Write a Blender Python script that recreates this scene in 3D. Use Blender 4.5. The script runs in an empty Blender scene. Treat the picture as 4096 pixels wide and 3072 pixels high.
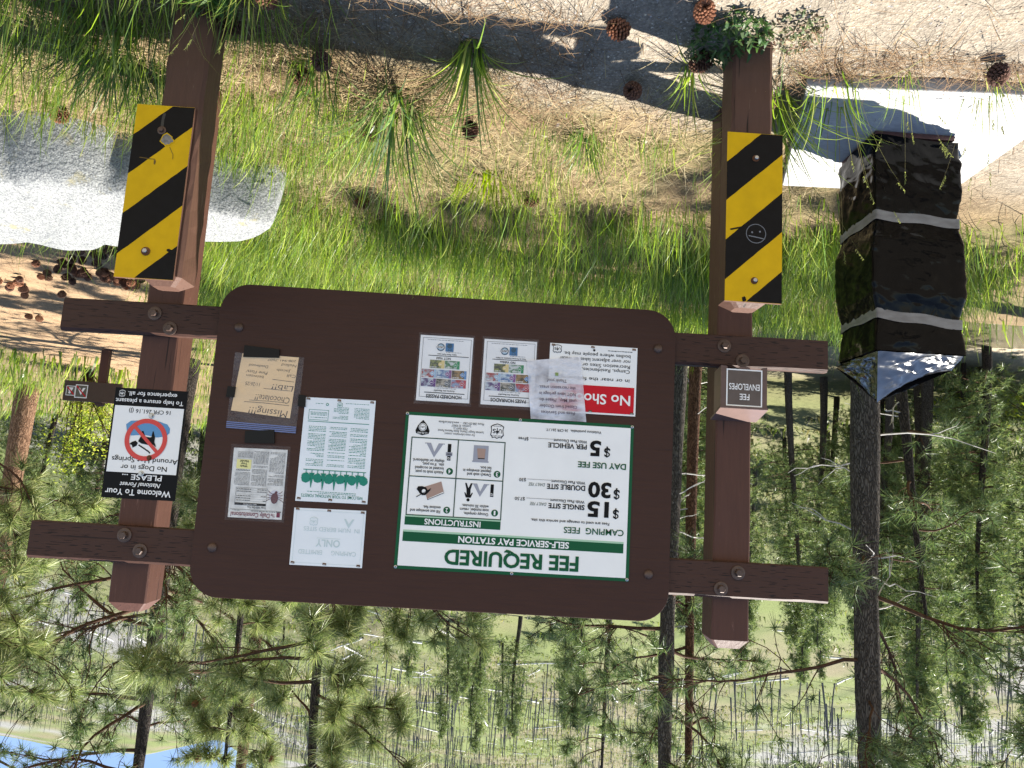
import bpy, math, random
import numpy as np
from mathutils import Matrix, Vector
R_ = math.radians
rng = np.random.default_rng(7)
random.seed(7)
scene = bpy.context.scene
col = scene.collection

# ------------------------------------------------------------------ camera (held upside down)
cam_d = bpy.data.cameras.new('camera'); cam = bpy.data.objects.new('camera', cam_d); col.objects.link(cam)
cam_d.sensor_width = 36.0; cam_d.lens = 25.93; cam_d.clip_start = 0.05; cam_d.clip_end = 3000
CAM = (-0.20959, -2.91008, 0.14160)
r0 = Vector((0.99793782, 0.02740402, 0.05804418)); r1 = Vector((0.06132777, -0.14013316, -0.98823155)); r2 = Vector((-0.0189476, 0.98975336, -0.1415248))
m = Matrix.Identity(4)
for i in range(3):
    m[i][0] = -r0[i]; m[i][1] = r1[i]; m[i][2] = -r2[i]; m[i][3] = CAM[i]
cam.matrix_world = m
scene.camera = cam

# ------------------------------------------------------------------ light
SUN = Vector((-0.438, 0.197, 0.877)).normalized()
world = bpy.data.worlds.new('World'); scene.world = world; world.use_nodes = True
wn = world.node_tree.nodes; wl = world.node_tree.links
sky = wn.new('ShaderNodeTexSky'); sky.sky_type = 'NISHITA'; sky.sun_disc = False
sky.sun_elevation = math.asin(SUN.z); sky.sun_rotation = math.atan2(SUN.x, SUN.y); sky.altitude = 1200; sky.air_density = 0.9; sky.dust_density = 0.15; sky.ozone_density = 2.0
hs = wn.new('ShaderNodeHueSaturation'); hs.inputs['Saturation'].default_value = .92
wl.new(sky.outputs[0], hs.inputs['Color']); wl.new(hs.outputs[0], wn['Background'].inputs[0]); wn['Background'].inputs[1].default_value = 0.08
sd = bpy.data.lights.new('sun', 'SUN'); sd.energy = 5.0; sd.angle = R_(0.5); sd.color = (1.0, 0.95, 0.87)
so = bpy.data.objects.new('sun', sd); col.objects.link(so); so.rotation_euler = SUN.to_track_quat('Z', 'Y').to_euler(); so.location = (-20, 9, 40)
vs = scene.view_settings; vs.view_transform = 'Standard'; vs.look = 'None'; vs.exposure = 1.8; vs.gamma = 1.0
scene.cycles.max_bounces = 8; scene.cycles.transparent_max_bounces = 12

# ------------------------------------------------------------------ node helpers
def new_mat(name):
    M = bpy.data.materials.new(name); M.use_nodes = True
    nt = M.node_tree; b = nt.nodes['Principled BSDF']
    return M, nt, b
def N(nt, t, **kw):
    n = nt.nodes.new(t)
    for k, v in kw.items():
        if k in n.inputs: n.inputs[k].default_value = v
        else: setattr(n, k, v)
    return n
def mapping(nt, scale, coord='Object'):
    tc = N(nt, 'ShaderNodeTexCoord'); mp = N(nt, 'ShaderNodeMapping'); mp.inputs['Scale'].default_value = scale
    nt.links.new(tc.outputs[coord], mp.inputs['Vector']); return mp.outputs[0]
def noise(nt, vec, scale=5, detail=4, rough=.55):
    n = N(nt, 'ShaderNodeTexNoise'); n.inputs['Scale'].default_value = scale; n.inputs['Detail'].default_value = detail; n.inputs['Roughness'].default_value = rough
    nt.links.new(vec, n.inputs['Vector']); return n.outputs['Fac']
def ramp(nt, fac, stops):
    r = N(nt, 'ShaderNodeValToRGB'); e = r.color_ramp.elements
    while len(e) < len(stops): e.new(0.5)
    for k, (p, c) in enumerate(stops):
        e[k].position = p; e[k].color = (*c, 1) if len(c) == 3 else c
    nt.links.new(fac, r.inputs[0]); return r.outputs[0]
def mixc(nt, fac, a, b, mode='MIX'):
    x = N(nt, 'ShaderNodeMix'); x.data_type = 'RGBA'; x.blend_type = mode
    for s, v in ((x.inputs[0], fac), (x.inputs[6], a), (x.inputs[7], b)):
        if isinstance(v, (int, float)): s.default_value = v
        elif isinstance(v, tuple): s.default_value = (*v, 1)
        else: nt.links.new(v, s)
    return x.outputs[2]
def bump(nt, b, h, strength=.4, dist=.01):
    n = N(nt, 'ShaderNodeBump'); n.inputs['Strength'].default_value = strength; n.inputs['Distance'].default_value = dist
    nt.links.new(h, n.inputs['Height']); nt.links.new(n.outputs[0], b.inputs['Normal'])
def setb(b, rough=.6, spec=.3, metal=0.0):
    b.inputs['Roughness'].default_value = rough; b.inputs['Specular IOR Level'].default_value = spec; b.inputs['Metallic'].default_value = metal

_flat = {}
def flat(name, c, rough=.55, spec=.3, var=.0, metal=0.0, scale=30):
    if name in _flat: return _flat[name]
    M, nt, b = new_mat(name); setb(b, rough, spec, metal)
    if var:
        f = noise(nt, mapping(nt, (1, 1, 1)), scale, 5)
        lo = tuple(x*(1-var) for x in c); hi = tuple(min(1, x*(1+var)) for x in c)
        nt.links.new(ramp(nt, f, [(.3, lo), (.7, hi)]), b.inputs['Base Color'])
    else: b.inputs['Base Color'].default_value = (*c, 1)
    _flat[name] = M; return M

def tuple_scale(nt, st): return mapping(nt, tuple(x*1.6 if x > 5 else x*.55 for x in st))
def wood(name, base, stretch, crack=.5, dash=False, worn=None):
    # painted timber: grain stretched along one axis, drying cracks, incising dashes, worn patches
    M, nt, b = new_mat(name); setb(b, .6, .25)
    v = mapping(nt, stretch)
    g = noise(nt, v, 6, 6, .6); big = noise(nt, mapping(nt, (1, 1, 1)), 3.5, 3)
    c = ramp(nt, g, [(.25, tuple(x*.88 for x in base)), (.75, tuple(x*1.1 for x in base))])
    c = mixc(nt, ramp(nt, big, [(.40, (0, 0, 0)), (.75, (.22, .22, .22))]), c, tuple(x*1.4 for x in base))
    cr = ramp(nt, noise(nt, tuple_scale(nt, stretch), 2.2, 2, .45), [(.285, (0, 0, 0)), (.315, (1, 1, 1))])
    c = mixc(nt, crack, c, cr, 'MULTIPLY')
    h = mixc(nt, .6, g, cr, 'MULTIPLY')
    if dash:
        s2 = tuple(3.0 if s < 10 else s*2.2 for s in stretch)
        d = ramp(nt, noise(nt, mapping(nt, tuple(x*2.4 for x in s2)), 3, 0, .5), [(.30, (0.15, .15, .15)), (.34, (1, 1, 1))])
        c = mixc(nt, .8, c, d, 'MULTIPLY'); h = mixc(nt, .6, h, d, 'MULTIPLY')
    if worn:
        w = ramp(nt, noise(nt, mapping(nt, tuple(.35*s for s in stretch)), 14, 6, .7), [(.64, (0, 0, 0)), (.70, (.8, .8, .8))])
        c = mixc(nt, w, c, worn)
    nt.links.new(c, b.inputs['Base Color']); bump(nt, b, h, .5, .004)
    return M

def leafmat(name, trans=.45, rough=.38, spec=.4):
    # blades, leaves and needles: colour per vertex, light comes through them
    M, nt, b = new_mat(name); setb(b, rough, spec)
    a = N(nt, 'ShaderNodeAttribute'); a.attribute_name = 'col'
    nt.links.new(a.outputs['Color'], b.inputs['Base Color'])
    t = N(nt, 'ShaderNodeBsdfTranslucent'); t.inputs[0].default_value = (1, 1, 1, 1)
    hs = N(nt, 'ShaderNodeHueSaturation'); hs.inputs['Saturation'].default_value = 1.1; hs.inputs['Value'].default_value = 1.5
    nt.links.new(a.outputs['Color'], hs.inputs['Color']); nt.links.new(hs.outputs[0], t.inputs[0])
    mx = N(nt, 'ShaderNodeMixShader'); mx.inputs[0].default_value = trans
    nt.links.new(b.outputs[0], mx.inputs[1]); nt.links.new(t.outputs[0], mx.inputs[2])
    nt.links.new(mx.outputs[0], nt.nodes['Material Output'].inputs['Surface'])
    return M

# ------------------------------------------------------------------ object helpers
def link(o, parent=None):
    col.objects.link(o)
    if parent: o.parent = parent
    return o
def tag(o, label=None, cat=None, group=None, kind=None):
    if label: o['label'] = label
    if cat: o['category'] = cat
    if group: o['group'] = group
    if kind: o['kind'] = kind
    return o
def empty(name, loc, label, cat, group=None, rz=0):
    o = bpy.data.objects.new(name, None); o.empty_display_size = .1; o.location = loc; o.rotation_euler = (0, 0, rz); link(o)
    return tag(o, label, cat, group)
def copy_tree(o, parent=None):
    c = o.copy(); col.objects.link(c)
    if parent: c.parent = parent
    for ch in list(o.children): copy_tree(ch, c)
    return c

def np_mesh(name, V, F, mats, parent=None, C=None, smooth=False, mi=None, loc=None):
    """V (n,3); F list of (k,sides) int arrays"""
    me = bpy.data.meshes.new(name)
    V = np.asarray(V, np.float32); F = [np.asarray(f, np.int32) for f in F if len(f)]
    nl = sum(f.size for f in F); npoly = sum(len(f) for f in F)
    me.vertices.add(len(V)); me.vertices.foreach_set('co', V.ravel())
    me.loops.add(nl); me.polygons.add(npoly)
    me.loops.foreach_set('vertex_index', np.concatenate([f.ravel() for f in F]))
    tot = np.concatenate([np.full(len(f), f.shape[1], np.int32) for f in F]); st = np.concatenate([[0], np.cumsum(tot)[:-1]]).astype(np.int32)
    me.polygons.foreach_set('loop_start', st)
    if mi is not None: me.polygons.foreach_set('material_index', np.asarray(mi, np.int32))
    me.polygons.foreach_set('use_smooth', np.full(npoly, bool(smooth)))
    for M in (mats if isinstance(mats, (list, tuple)) else [mats]): me.materials.append(M)
    if C is not None:
        at = me.color_attributes.new('col', 'FLOAT_COLOR', 'POINT')
        C = np.asarray(C, np.float32)
        at.data.foreach_set('color', np.concatenate([C, np.ones((len(C), 1), np.float32)], 1).ravel())
    me.update(calc_edges=True); me.validate()
    o = bpy.data.objects.new(name, me); link(o, parent)
    if loc is not None: o.location = loc
    return o

class MB:
    """collects shapes into ONE mesh"""
    def __init__(s): s.v = []; s.f = []; s.m = []
    def add(s, vs, fs, mi=0):
        b = len(s.v); s.v += [tuple(map(float, v)) for v in vs]; s.f += [tuple(b+i for i in f) for f in fs]; s.m += [mi]*len(fs); return s
    def box(s, x0, x1, y0, y1, z0, z1, mi=0):
        return s.add([(x0,y0,z0),(x1,y0,z0),(x1,y1,z0),(x0,y1,z0),(x0,y0,z1),(x1,y0,z1),(x1,y1,z1),(x0,y1,z1)],
                     [(0,3,2,1),(4,5,6,7),(0,1,5,4),(1,2,6,5),(2,3,7,6),(3,0,4,7)], mi)
    def poly(s, pts, y, mi=0):   # flat polygon in a vertical plane facing the viewer
        return s.add([(x, y, z) for x, z in pts], [tuple(range(len(pts)))], mi)
    def rect(s, x0, x1, z0, z1, y, mi=0): return s.poly([(x0,z0),(x1,z0),(x1,z1),(x0,z1)], y, mi)
    def frame(s, x0, x1, z0, z1, w, y, mi=0):
        s.rect(x0, x1, z0, z0+w, y, mi); s.rect(x0, x1, z1-w, z1, y, mi); s.rect(x0, x0+w, z0+w, z1-w, y, mi); return s.rect(x1-w, x1, z0+w, z1-w, y, mi)
    def disc(s, cx, cz, r, y, mi=0, n=24, sx=1, sz=1): return s.poly([(cx+r*sx*math.cos(2*math.pi*k/n), cz+r*sz*math.sin(2*math.pi*k/n)) for k in range(n)], y, mi)
    def ring(s, cx, cz, r, w, y, mi=0, n=32, sx=1, sz=1):
        for k in range(n):
            a, b = 2*math.pi*k/n, 2*math.pi*(k+1)/n
            s.poly([(cx+sx*r*math.cos(a), cz+sz*r*math.sin(a)), (cx+sx*r*math.cos(b), cz+sz*r*math.sin(b)), (cx+sx*(r-w)*math.cos(b), cz+sz*(r-w)*math.sin(b)), (cx+sx*(r-w)*math.cos(a), cz+sz*(r-w)*math.sin(a))], y, mi)
        return s
    def line(s, pts, w, y, mi=0):   # pen stroke
        for (x0, z0), (x1, z1) in zip(pts[:-1], pts[1:]):
            L = math.hypot(x1-x0, z1-z0) or 1; nx, nz = -(z1-z0)/L*w/2, (x1-x0)/L*w/2
            s.poly([(x0+nx, z0+nz), (x1+nx, z1+nz), (x1-nx, z1-nz), (x0-nx, z0-nz)], y, mi)
        return s
    def lathe(s, prof, c, axis='y', n=16, mi=0):   # prof [(r, h)], turned about an axis through c
        b = len(s.v); vs = []
        for r, h in prof:
            for k in range(n):
                a = 2*math.pi*k/n; p, q = r*math.cos(a), r*math.sin(a)
                vs.append((c[0]+p, c[1]+h, c[2]+q) if axis == 'y' else (c[0]+p, c[1]+q, c[2]+h))
        fs = [(j*n+k, j*n+(k+1) % n, (j+1)*n+(k+1) % n, (j+1)*n+k) for j in range(len(prof)-1) for k in range(n)]
        fs.append(tuple((len(prof)-1)*n+k for k in range(n)))
        return s.add(vs, fs, mi)
    def build(s, name, mats, parent=None, smooth=False, bevel=0, loc=None):
        me = bpy.data.meshes.new(name); me.from_pydata(s.v, [], s.f)
        for M in (mats if isinstance(mats, (list, tuple)) else [mats]): me.materials.append(M)
        me.polygons.foreach_set('material_index', s.m); me.polygons.foreach_set('use_smooth', [smooth]*len(s.f)); me.update()
        o = bpy.data.objects.new(name, me); link(o, parent)
        if loc: o.location = loc
        if bevel:
            md = o.modifiers.new('bevel', 'BEVEL'); md.width = bevel; md.segments = 2; md.limit_method = 'ANGLE'
        return o

# lettering: text curves turned into flat faces and gathered in one mesh
_tc = {}
def glyphs(t, bold=0.0, shear=0.0):
    k = (t, bold, shear)
    if k in _tc: return _tc[k]
    cu = bpy.data.curves.new('lettering', 'FONT'); cu.body = t; cu.size = 1; cu.offset = bold; cu.shear = shear; cu.resolution_u = 3; cu.fill_mode = 'FRONT'
    o = bpy.data.objects.new('lettering', cu); col.objects.link(o)
    dg = bpy.context.evaluated_depsgraph_get(); dg.update()
    me = bpy.data.meshes.new_from_object(o.evaluated_get(dg))
    vs = [(v.co.x, v.co.y) for v in me.vertices]; fs = [tuple(p.vertices) for p in me.polygons]
    bpy.data.objects.remove(o); bpy.data.curves.remove(cu); bpy.data.meshes.remove(me)
    _tc[k] = (vs, fs); return vs, fs
CAPH = None
def text(mb, t, x0, x1, z, h, y, mi=0, bold=0.0, shear=0.0, cap=True, rot=0.0):
    """from x0 to x1 on baseline z with capital height h (x1 None: natural width; x0 None and x1 = centre)"""
    global CAPH
    if CAPH is None: CAPH = max(v[1] for v in glyphs('H')[0])
    vs, fs = glyphs(t, bold, shear)
    if not vs: return
    mnx = min(v[0] for v in vs); mxx = max(v[0] for v in vs); s = h/CAPH
    if x0 is None: w = (mxx-mnx)*s; x0, sx = x1-w/2, s
    elif x1 is None: sx = s
    else: sx = (x1-x0)/(mxx-mnx)
    ca, sa = math.cos(rot), math.sin(rot)
    mb.add([(x0+(vx-mnx)*sx*ca-vy*s*sa, y, z+vy*s*ca+(vx-mnx)*sx*sa) for vx, vy in vs], fs, mi)

def vnoise(x, y, seed=0):
    x = np.asarray(x, float); y = np.asarray(y, float)
    xi = np.floor(x).astype(np.int64); yi = np.floor(y).astype(np.int64); fx = x-xi; fy = y-yi
    fx = fx*fx*(3-2*fx); fy = fy*fy*(3-2*fy)
    def hsh(a, b):
        n = (a*374761393 + b*668265263 + seed*1274126177) & 0x7fffffff
        n = ((n ^ (n >> 13))*1274126177) & 0x7fffffff
        return ((n ^ (n >> 16)) & 0xffff)/65535.0
    return (hsh(xi, yi)*(1-fx)+hsh(xi+1, yi)*fx)*(1-fy) + (hsh(xi, yi+1)*(1-fx)+hsh(xi+1, yi+1)*fx)*fy
def fbm(x, y, o=4, seed=0):
    s = 0; a = .5
    for k in range(o): s = s + a*vnoise(np.asarray(x)*2**k, np.asarray(y)*2**k, seed+k); a *= .5
    return s/(1-.5**o)
def sst(a, b, x):
    t = np.clip((np.asarray(x, float)-a)/(b-a), 0, 1); return t*t*(3-2*t)

# ------------------------------------------------------------------ terrain
G0 = -1.52
def bank_y(x):
    x = np.asarray(x, float)
    return 4.2 + np.clip((x-2.2)*3.2, 0, 19) + .5*np.sin(x*.7) - .35*np.clip(-x-1.5, 0, 4)
def crest(az):   # elevation of the skyline by bearing
    return np.interp(az, [-180, 10, 13.5, 16.5, 18, 22.5, 27, 31, 45, 180], [22.2, 22.0, 20.6, 18.6, 17.6, 18.3, 17.6, 16.4, 13, 13])
def height(x, y):
    x = np.asarray(x, float); y = np.asarray(y, float)
    yb = bank_y(x)
    bench = G0 + .05*(fbm(x*1.3+5, y*1.3, 3, 3)-.5) + .045*np.exp(-((y+.1)/.35)**2)*sst(-.75, -.3, x)*(.6+.8*fbm(x*3, y*3, 2, 9)) - .02*sst(-.5, -1.2, x) - .045*sst(-1.15, -1.4, x)*sst(-.45, -.2, y)*sst(1.1, .85, y)
    bench = bench + .012*(fbm(x*9, y*9, 2, 5)-.5)
    t = sst(0, 3.4, y-yb)
    z = bench*(1-t) + (-3.35)*t
    e = y - (yb+7.0)
    eh = y - (11.0+19*sst(4, 70, x))
    far = (.16*np.clip(eh, 0, 14) + .43*np.clip(eh-14, 0, None))*sst(0, 26, e) + .10*np.clip(e, 0, 3)
    d = np.hypot(x-CAM[0], y-CAM[1]); az = np.degrees(np.arctan2(x-CAM[0], y-CAM[1]))
    rough = sst(0, 20, e)
    hill = z + far + rough*(3.5*(fbm(x*.02, y*.02, 4, 11)-.5)*sst(20, 80, e) + .5*(fbm(x*.25, y*.25, 3, 12)-.5))
    top = np.tan(np.radians(crest(az)))*d + CAM[2] + .6*(fbm(x*.15, y*.15, 3, 4)-.5)
    over = hill-top
    k = 3.0
    hill = np.where(over > -k, top - k*np.exp(-(np.clip(over, -k, None)+k)/k)*1.0, hill)
    return hill
def gz(x, y): return float(height(np.array([x]), np.array([y]))[0])

def axis(lo, hi, n, c, tight):
    u = np.linspace(-1, 1, n); s = np.sinh(u*tight)/np.sinh(tight)
    return np.where(s < 0, c + s*(c-lo), c + s*(hi-c))
gx = axis(-260, 300, 300, 0.0, 6.0); gy = axis(-30, 430, 380, 0.4, 6.0)
XX, YY = np.meshgrid(gx, gy); ZZ = height(XX, YY)
def gravel_w(x, y):   # open gravel and sand in front on the left
    e = .25*(fbm(x*1.6, y*1.6, 3, 21)-.5)
    edge = .18 - .32*np.clip(x+1.0, -2, 3)
    return sst(.22, -.22, y - edge + e*1.3)
def path_w(x, y):     # bare trodden path beyond the boulder
    cx = 3.3 + .55*(y-2.4) - .02*(y-2.4)**2
    return sst(1.5, .75, np.abs(x-cx)+.5*(fbm(x, y, 3, 31)-.5))*sst(1.6, 2.4, y)*sst(15, 9, y)
nx_, ny_ = len(gx), len(gy)
V = np.stack([XX, YY, ZZ], -1).reshape(-1, 3)
idx = np.arange(nx_*ny_).reshape(ny_, nx_)
F = np.stack([idx[:-1, :-1], idx[:-1, 1:], idx[1:, 1:], idx[1:, :-1]], -1).reshape(-1, 4)
x, y, z = V[:, 0], V[:, 1], V[:, 2]
def lerp(a, b, t): return a*(1-t[:, None]) + np.asarray(b)*t[:, None]
Cg = np.tile(np.array([.17, .125, .072]), (len(V), 1))
Cg = lerp(Cg, (.13, .11, .055), sst(.4, .65, fbm(x*2.2, y*2.2, 3, 41)))
Cg = lerp(Cg, (.215, .185, .145), gravel_w(x, y))
Cg = lerp(Cg, (.27, .185, .11), path_w(x, y))
bk = sst(.3, 1.6, y-bank_y(x)); Cg = lerp(Cg, (.10, .10, .045), bk*.9)
low = sst(-2.9, -3.2, z)*(y < bank_y(x)+12); Cg = lerp(Cg, (.34, .29, .21), low)
e = y-(bank_y(x)+7)
hl = sst(3, 12, e); n1 = fbm(x*.09, y*.09, 4, 51); n2 = fbm(x*.5, y*.35, 3, 52)
hc = lerp(np.tile(np.array([.125, .150, .055]), (len(V), 1)), (.155, .14, .085), sst(.42, .66, n1)); hc = lerp(hc, (.07, .09, .035), sst(.5, .75, n2)*.7)
scree = sst(.60, .70, fbm(x*.045+3, y*.03, 3, 57)); hc = lerp(hc, (.21, .205, .21), scree*.8)
Cg = lerp(Cg, (0, 0, 0), hl*1.0) + hc*hl[:, None]
M_ground, nt, b = new_mat('ground_soil'); setb(b, .95, .1)
a = N(nt, 'ShaderNodeAttribute'); a.attribute_name = 'col'
v = mapping(nt, (1, 1, 1))
vo = N(nt, 'ShaderNodeTexVoronoi'); vo.inputs['Scale'].default_value = 120; nt.links.new(v, vo.inputs['Vector'])
grain = mixc(nt, .5, noise(nt, v, 60, 5, .7), noise(nt, v, 7, 5, .6))
c1 = mixc(nt, 1.0, a.outputs['Color'], ramp(nt, grain, [(.25, (.5, .5, .5)), (.5, (1, 1, 1)), (.75, (1.45, 1.4, 1.35))]), 'MULTIPLY')
c1 = mixc(nt, .55, c1, ramp(nt, vo.outputs['Color'], [(.1, (.45, .42, .4)), (.6, (1, 1, 1)), (1, (1.5, 1.5, 1.5))]), 'MULTIPLY')
nt.links.new(c1, b.inputs['Base Color'])
bump(nt, b, mixc(nt, .5, vo.outputs['Distance'], noise(nt, v, 25, 6, .7)), .7, .012)
ground = np_mesh('ground', V, [F], M_ground, C=Cg, smooth=True); tag(ground, kind='structure')

# river
M_water, nt, b = new_mat('river_water'); setb(b, .12, .5)
b.inputs['Base Color'].default_value = (.10, .085, .05, 1)
bump(nt, b, noise(nt, mapping(nt, (1.0, 2.2, 1)), 5, 5, .65), .6, .06)
wx = np.linspace(-60, 60, 2); river = np_mesh('river', np.array([(-80, 3, -3.18), (40, 3, -3.18), (40, 60, -3.18), (-80, 60, -3.18)]), [np.array([(0, 1, 2, 3)])], M_water); tag(river, kind='structure')
# ------------------------------------------------------------------ materials of the built things
BR = (.043, .0175, .0108)
W_post = wood('brown_painted_post', (.076, .033, .0225), (14, 14, 1.2), .75, worn=(.19, .10, .075))
W_rail = wood('brown_painted_rail', (.050, .0225, .0145), (1.1, 14, 14), .55, dash=True, worn=(.075, .04, .03))
W_board = wood('brown_painted_board', BR, (1.0, 10, 12), .12)
W_old = wood('weathered_brown_timber', (.078, .039, .026), (14, 14, 1.3), .85, worn=(.17, .12, .085))
m_bolt = flat('brown_bolt_paint', (.075, .045, .032), .45, .5, .3, .3)
m_rust = flat('rust', (.11, .045, .02), .8, .2, .4)
m_steel = flat('galvanised_steel', (.42, .42, .41), .35, .5, .1, .9)
m_white = flat('white_sign_face', (.80, .80, .775), .35, .4, .03, scale=8)
m_green = flat('green_sign_ink', (.006, .085, .032), .45, .15)
m_lgreen = flat('pale_green_ink', (.35, .55, .38), .4, .3)
m_dgreen = flat('dark_green_ink', (.03, .07, .05), .5, .3)
m_black = flat('black_ink', (.006, .006, .0065), .5, .12)
m_grey = flat('grey_ink', (.30, .31, .36), .5, .3)
m_tan = flat('tan_ink', (.36, .24, .19), .5, .3)
m_red = flat('red_ink', (.53, .008, .018), .45, .15)
m_paper = flat('white_paper', (.74, .74, .73), .7, .2, .04, scale=12)
m_faded = flat('faded_paper', (.74, .78, .80), .7, .2, .03, scale=6)
m_faint = flat('faded_green_ink', (.52, .62, .62), .6, .2)
m_teal = flat('teal_ink', (.02, .22, .15), .6, .2)
m_orange = flat('orange_note_paper', (.74, .53, .30), .75, .15, .06, scale=9)
m_pen = flat('pen_ink', (.02, .02, .03), .6, .2)
m_tape = flat('black_tape', (.005, .005, .005), .4, .2)
m_zip = flat('blue_zip_strip', (.12, .16, .34), .4, .4)
m_maroon = flat('maroon_ink', (.16, .02, .045), .6, .2)
m_blue = flat('blue_ink', (.10, .27, .48), .4, .3)
m_yell = flat('yellow_label', (.72, .68, .28), .6, .2)

def film(name, fac, c=(.85, .86, .88), rough=.18):
    M, nt, b = new_mat(name); setb(b, rough, .5); b.inputs['Base Color'].default_value = (*c, 1)
    t = N(nt, 'ShaderNodeBsdfTransparent'); mx = N(nt, 'ShaderNodeMixShader')
    w = noise(nt, mapping(nt, (1, 1, 1.6)), 9, 4, .6)
    f = ramp(nt, w, [(.3, (fac*.5,)*3), (.7, (min(1, fac*1.6),)*3)])
    nt.links.new(f, mx.inputs[0]); nt.links.new(t.outputs[0], mx.inputs[1]); nt.links.new(b.outputs[0], mx.inputs[2])
    nt.links.new(mx.outputs[0], nt.nodes['Material Output'].inputs['Surface']); bump(nt, b, w, .5, .02)
    return M
m_lam = film('clear_laminate', .035); m_bagfilm = film('clear_zip_bag_film', .07, (.7, .72, .75)); m_milky = film('milky_pocket_film', .62, (.74, .75, .80), .3)

YB = -.018   # front face of the board
BT = 'notice board'

def chamfer_post(mb, x0, x1, y0, y1, z0, z1, ins, rise, mi=0, nseg=14, wob=.0015, r=.006):
    """squared timber with eased corners and a hipped top"""
    def ringpts(x0, x1, y0, y1, e): return [(x0+e, y0), (x1-e, y0), (x1, y0+e), (x1, y1-e), (x1-e, y1), (x0+e, y1), (x0, y1-e), (x0, y0+e)]
    rows = []
    for k in range(nseg+1):
        z = z0 + (z1-z0)*k/nseg
        rows.append([(px+random.uniform(-wob, wob), py+random.uniform(-wob, wob), z) for px, py in ringpts(x0, x1, y0, y1, r)])
    rows.append([(px, py, z1+rise) for px, py in ringpts(x0+ins, x1-ins, y0+ins, y1-ins, r)])
    vs = [p for row in rows for p in row]; n = 8
    fs = [(j*n+k, j*n+(k+1) % n, (j+1)*n+(k+1) % n, (j+1)*n+k) for j in range(len(rows)-1) for k in range(n)]
    fs.append(tuple((len(rows)-1)*n+k for k in range(n)))
    mb.add(vs, fs, mi)
def hexbolt(mb, cx, cz, y, r=.021, mi_w=0, mi_h=0):
    mb.lathe([(r*1.3, 0), (r*1.3, -.004), (r*1.05, -.005)], (cx, y, cz), n=20, mi=mi_w)
    mb.lathe([(r*.72, -.004), (r*.72, -.017), (r*.6, -.020)], (cx, y, cz), n=6, mi=mi_h)

# ------------------------------------------------------------------ the notice board
kiosk = empty('notice_board', (0, .1, G0), 'big brown board with rounded corners on two posts and two long rails', 'notice board')
def kid(o): o.location = (-kiosk.location.x, -kiosk.location.y, -kiosk.location.z); o.parent = kiosk; return o
mb = MB(); chamfer_post(mb, -1.243, -1.098, .040, .182, -1.75, .672, .026, .034); kid(mb.build('post', W_post))
mb = MB(); chamfer_post(mb, 1.086, 1.231, .040, .182, -1.75, .655, .030, .036); kid(mb.build('post', W_post))
def rail(z0l, z1l, z0r, z1r, name='rail'):
    mb = MB(); n = 28; rows = []
    for k in range(n+1):
        t = k/n; x = -1.538+3.074*t; a = z0l+(z0r-z0l)*t; b_ = z1l+(z1r-z1l)*t; j = lambda: random.uniform(-.0009, .0009); c = .007+random.uniform(0, .005)
        rows.append([(x, .0+j(), a+.003+j()), (x, .0+j(), b_-c+j()), (x, c+j(), b_+j()), (x, .0385, b_), (x, .0385, a), (x, .004, a+j())])
    vs = [p for r in rows for p in r]; m_ = 6
    fs = [(j*m_+k, (j+1)*m_+k, (j+1)*m_+(k+1) % m_, j*m_+(k+1) % m_) for j in range(n) for k in range(m_)]
    fs += [tuple(range(m_)), tuple(n*m_+k for k in reversed(range(m_)))]
    mb.add(vs, fs); return kid(mb.build(name, W_rail))
rail(-.531, -.401, -.512, -.382); rail(.371, .508, .363, .503)
# panel
mb = MB(); HX, HZ, RC = .9095, .6065, .112; out = []
for cx, cz, a0 in ((HX-RC, HZ-RC, 0), (-HX+RC, HZ-RC, 90), (-HX+RC, -HZ+RC, 180), (HX-RC, -HZ+RC, 270)):
    for k in range(9): a = R_(a0+90*k/8*.94+2.7); out.append((cx+RC*1.02*math.cos(a), cz+RC*1.02*math.sin(a)))
n = len(out); mb.add([(p, YB, q) for p, q in out]+[(p, -.0004, q) for p, q in out], [tuple(range(n)), tuple(range(2*n-1, n-1, -1))]+[(k, n+k, n+(k+1) % n, (k+1) % n) for k in range(n)])
kid(mb.build('board_panel', W_board, bevel=.0015))
for cx, cz in ((1.172, -.470), (1.105, -.413), (1.178, .399), (1.112, .454), (-1.113, -.483), (-1.189, -.426), (-1.183, .409), (-1.117, .473)):
    mb = MB(); hexbolt(mb, cx, cz, -.0005); kid(mb.build('bolt', m_bolt))
for cx, cz in ((.828, -.431), (.835, .425), (-.841, -.451), (-.831, .433)):
    mb = MB(); mb.lathe([(.018, 0), (.0175, -.004), (.014, -.008), (.008, -.0105), (.002, -.0112)], (cx, YB, cz), n=20); kid(mb.build('carriage_bolt', m_bolt, smooth=True))

# ------------------------------------------------------------------ fee sign
Y1 = YB-.0008
fee = empty('fee_sign', (-.306, Y1, -.137), 'large white and green FEE REQUIRED sign screwed to the brown board', 'sign')
def sub(root):
    def f(o): o.location = tuple(-c for c in root.location); o.parent = root; return o
    return f
k_ = sub(fee)
mb = MB(); mb.box(-.755, .1437, Y1-.002, Y1, -.137, .464); k_(mb.build('green_border_plate', m_green))
mb = MB(); mb.rect(-.7425, .1308, -.1245, .4515, Y1-.0032); k_(mb.build('white_face', m_white))
FY = Y1-.0042
mb = MB()   # 0 green 1 black 2 white 3 light green 4 grey 5 tan 6 dark green
mb.rect(-.730, .1188, .3237, .3595, FY, 0); mb.rect(-.730, .1188, .3165, .3237, FY, 3)
mb.rect(-.2524, .1160, .2665, .2975, FY, 0); mb.rect(-.2524, .1160, .2615, .2665, FY, 3)
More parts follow.
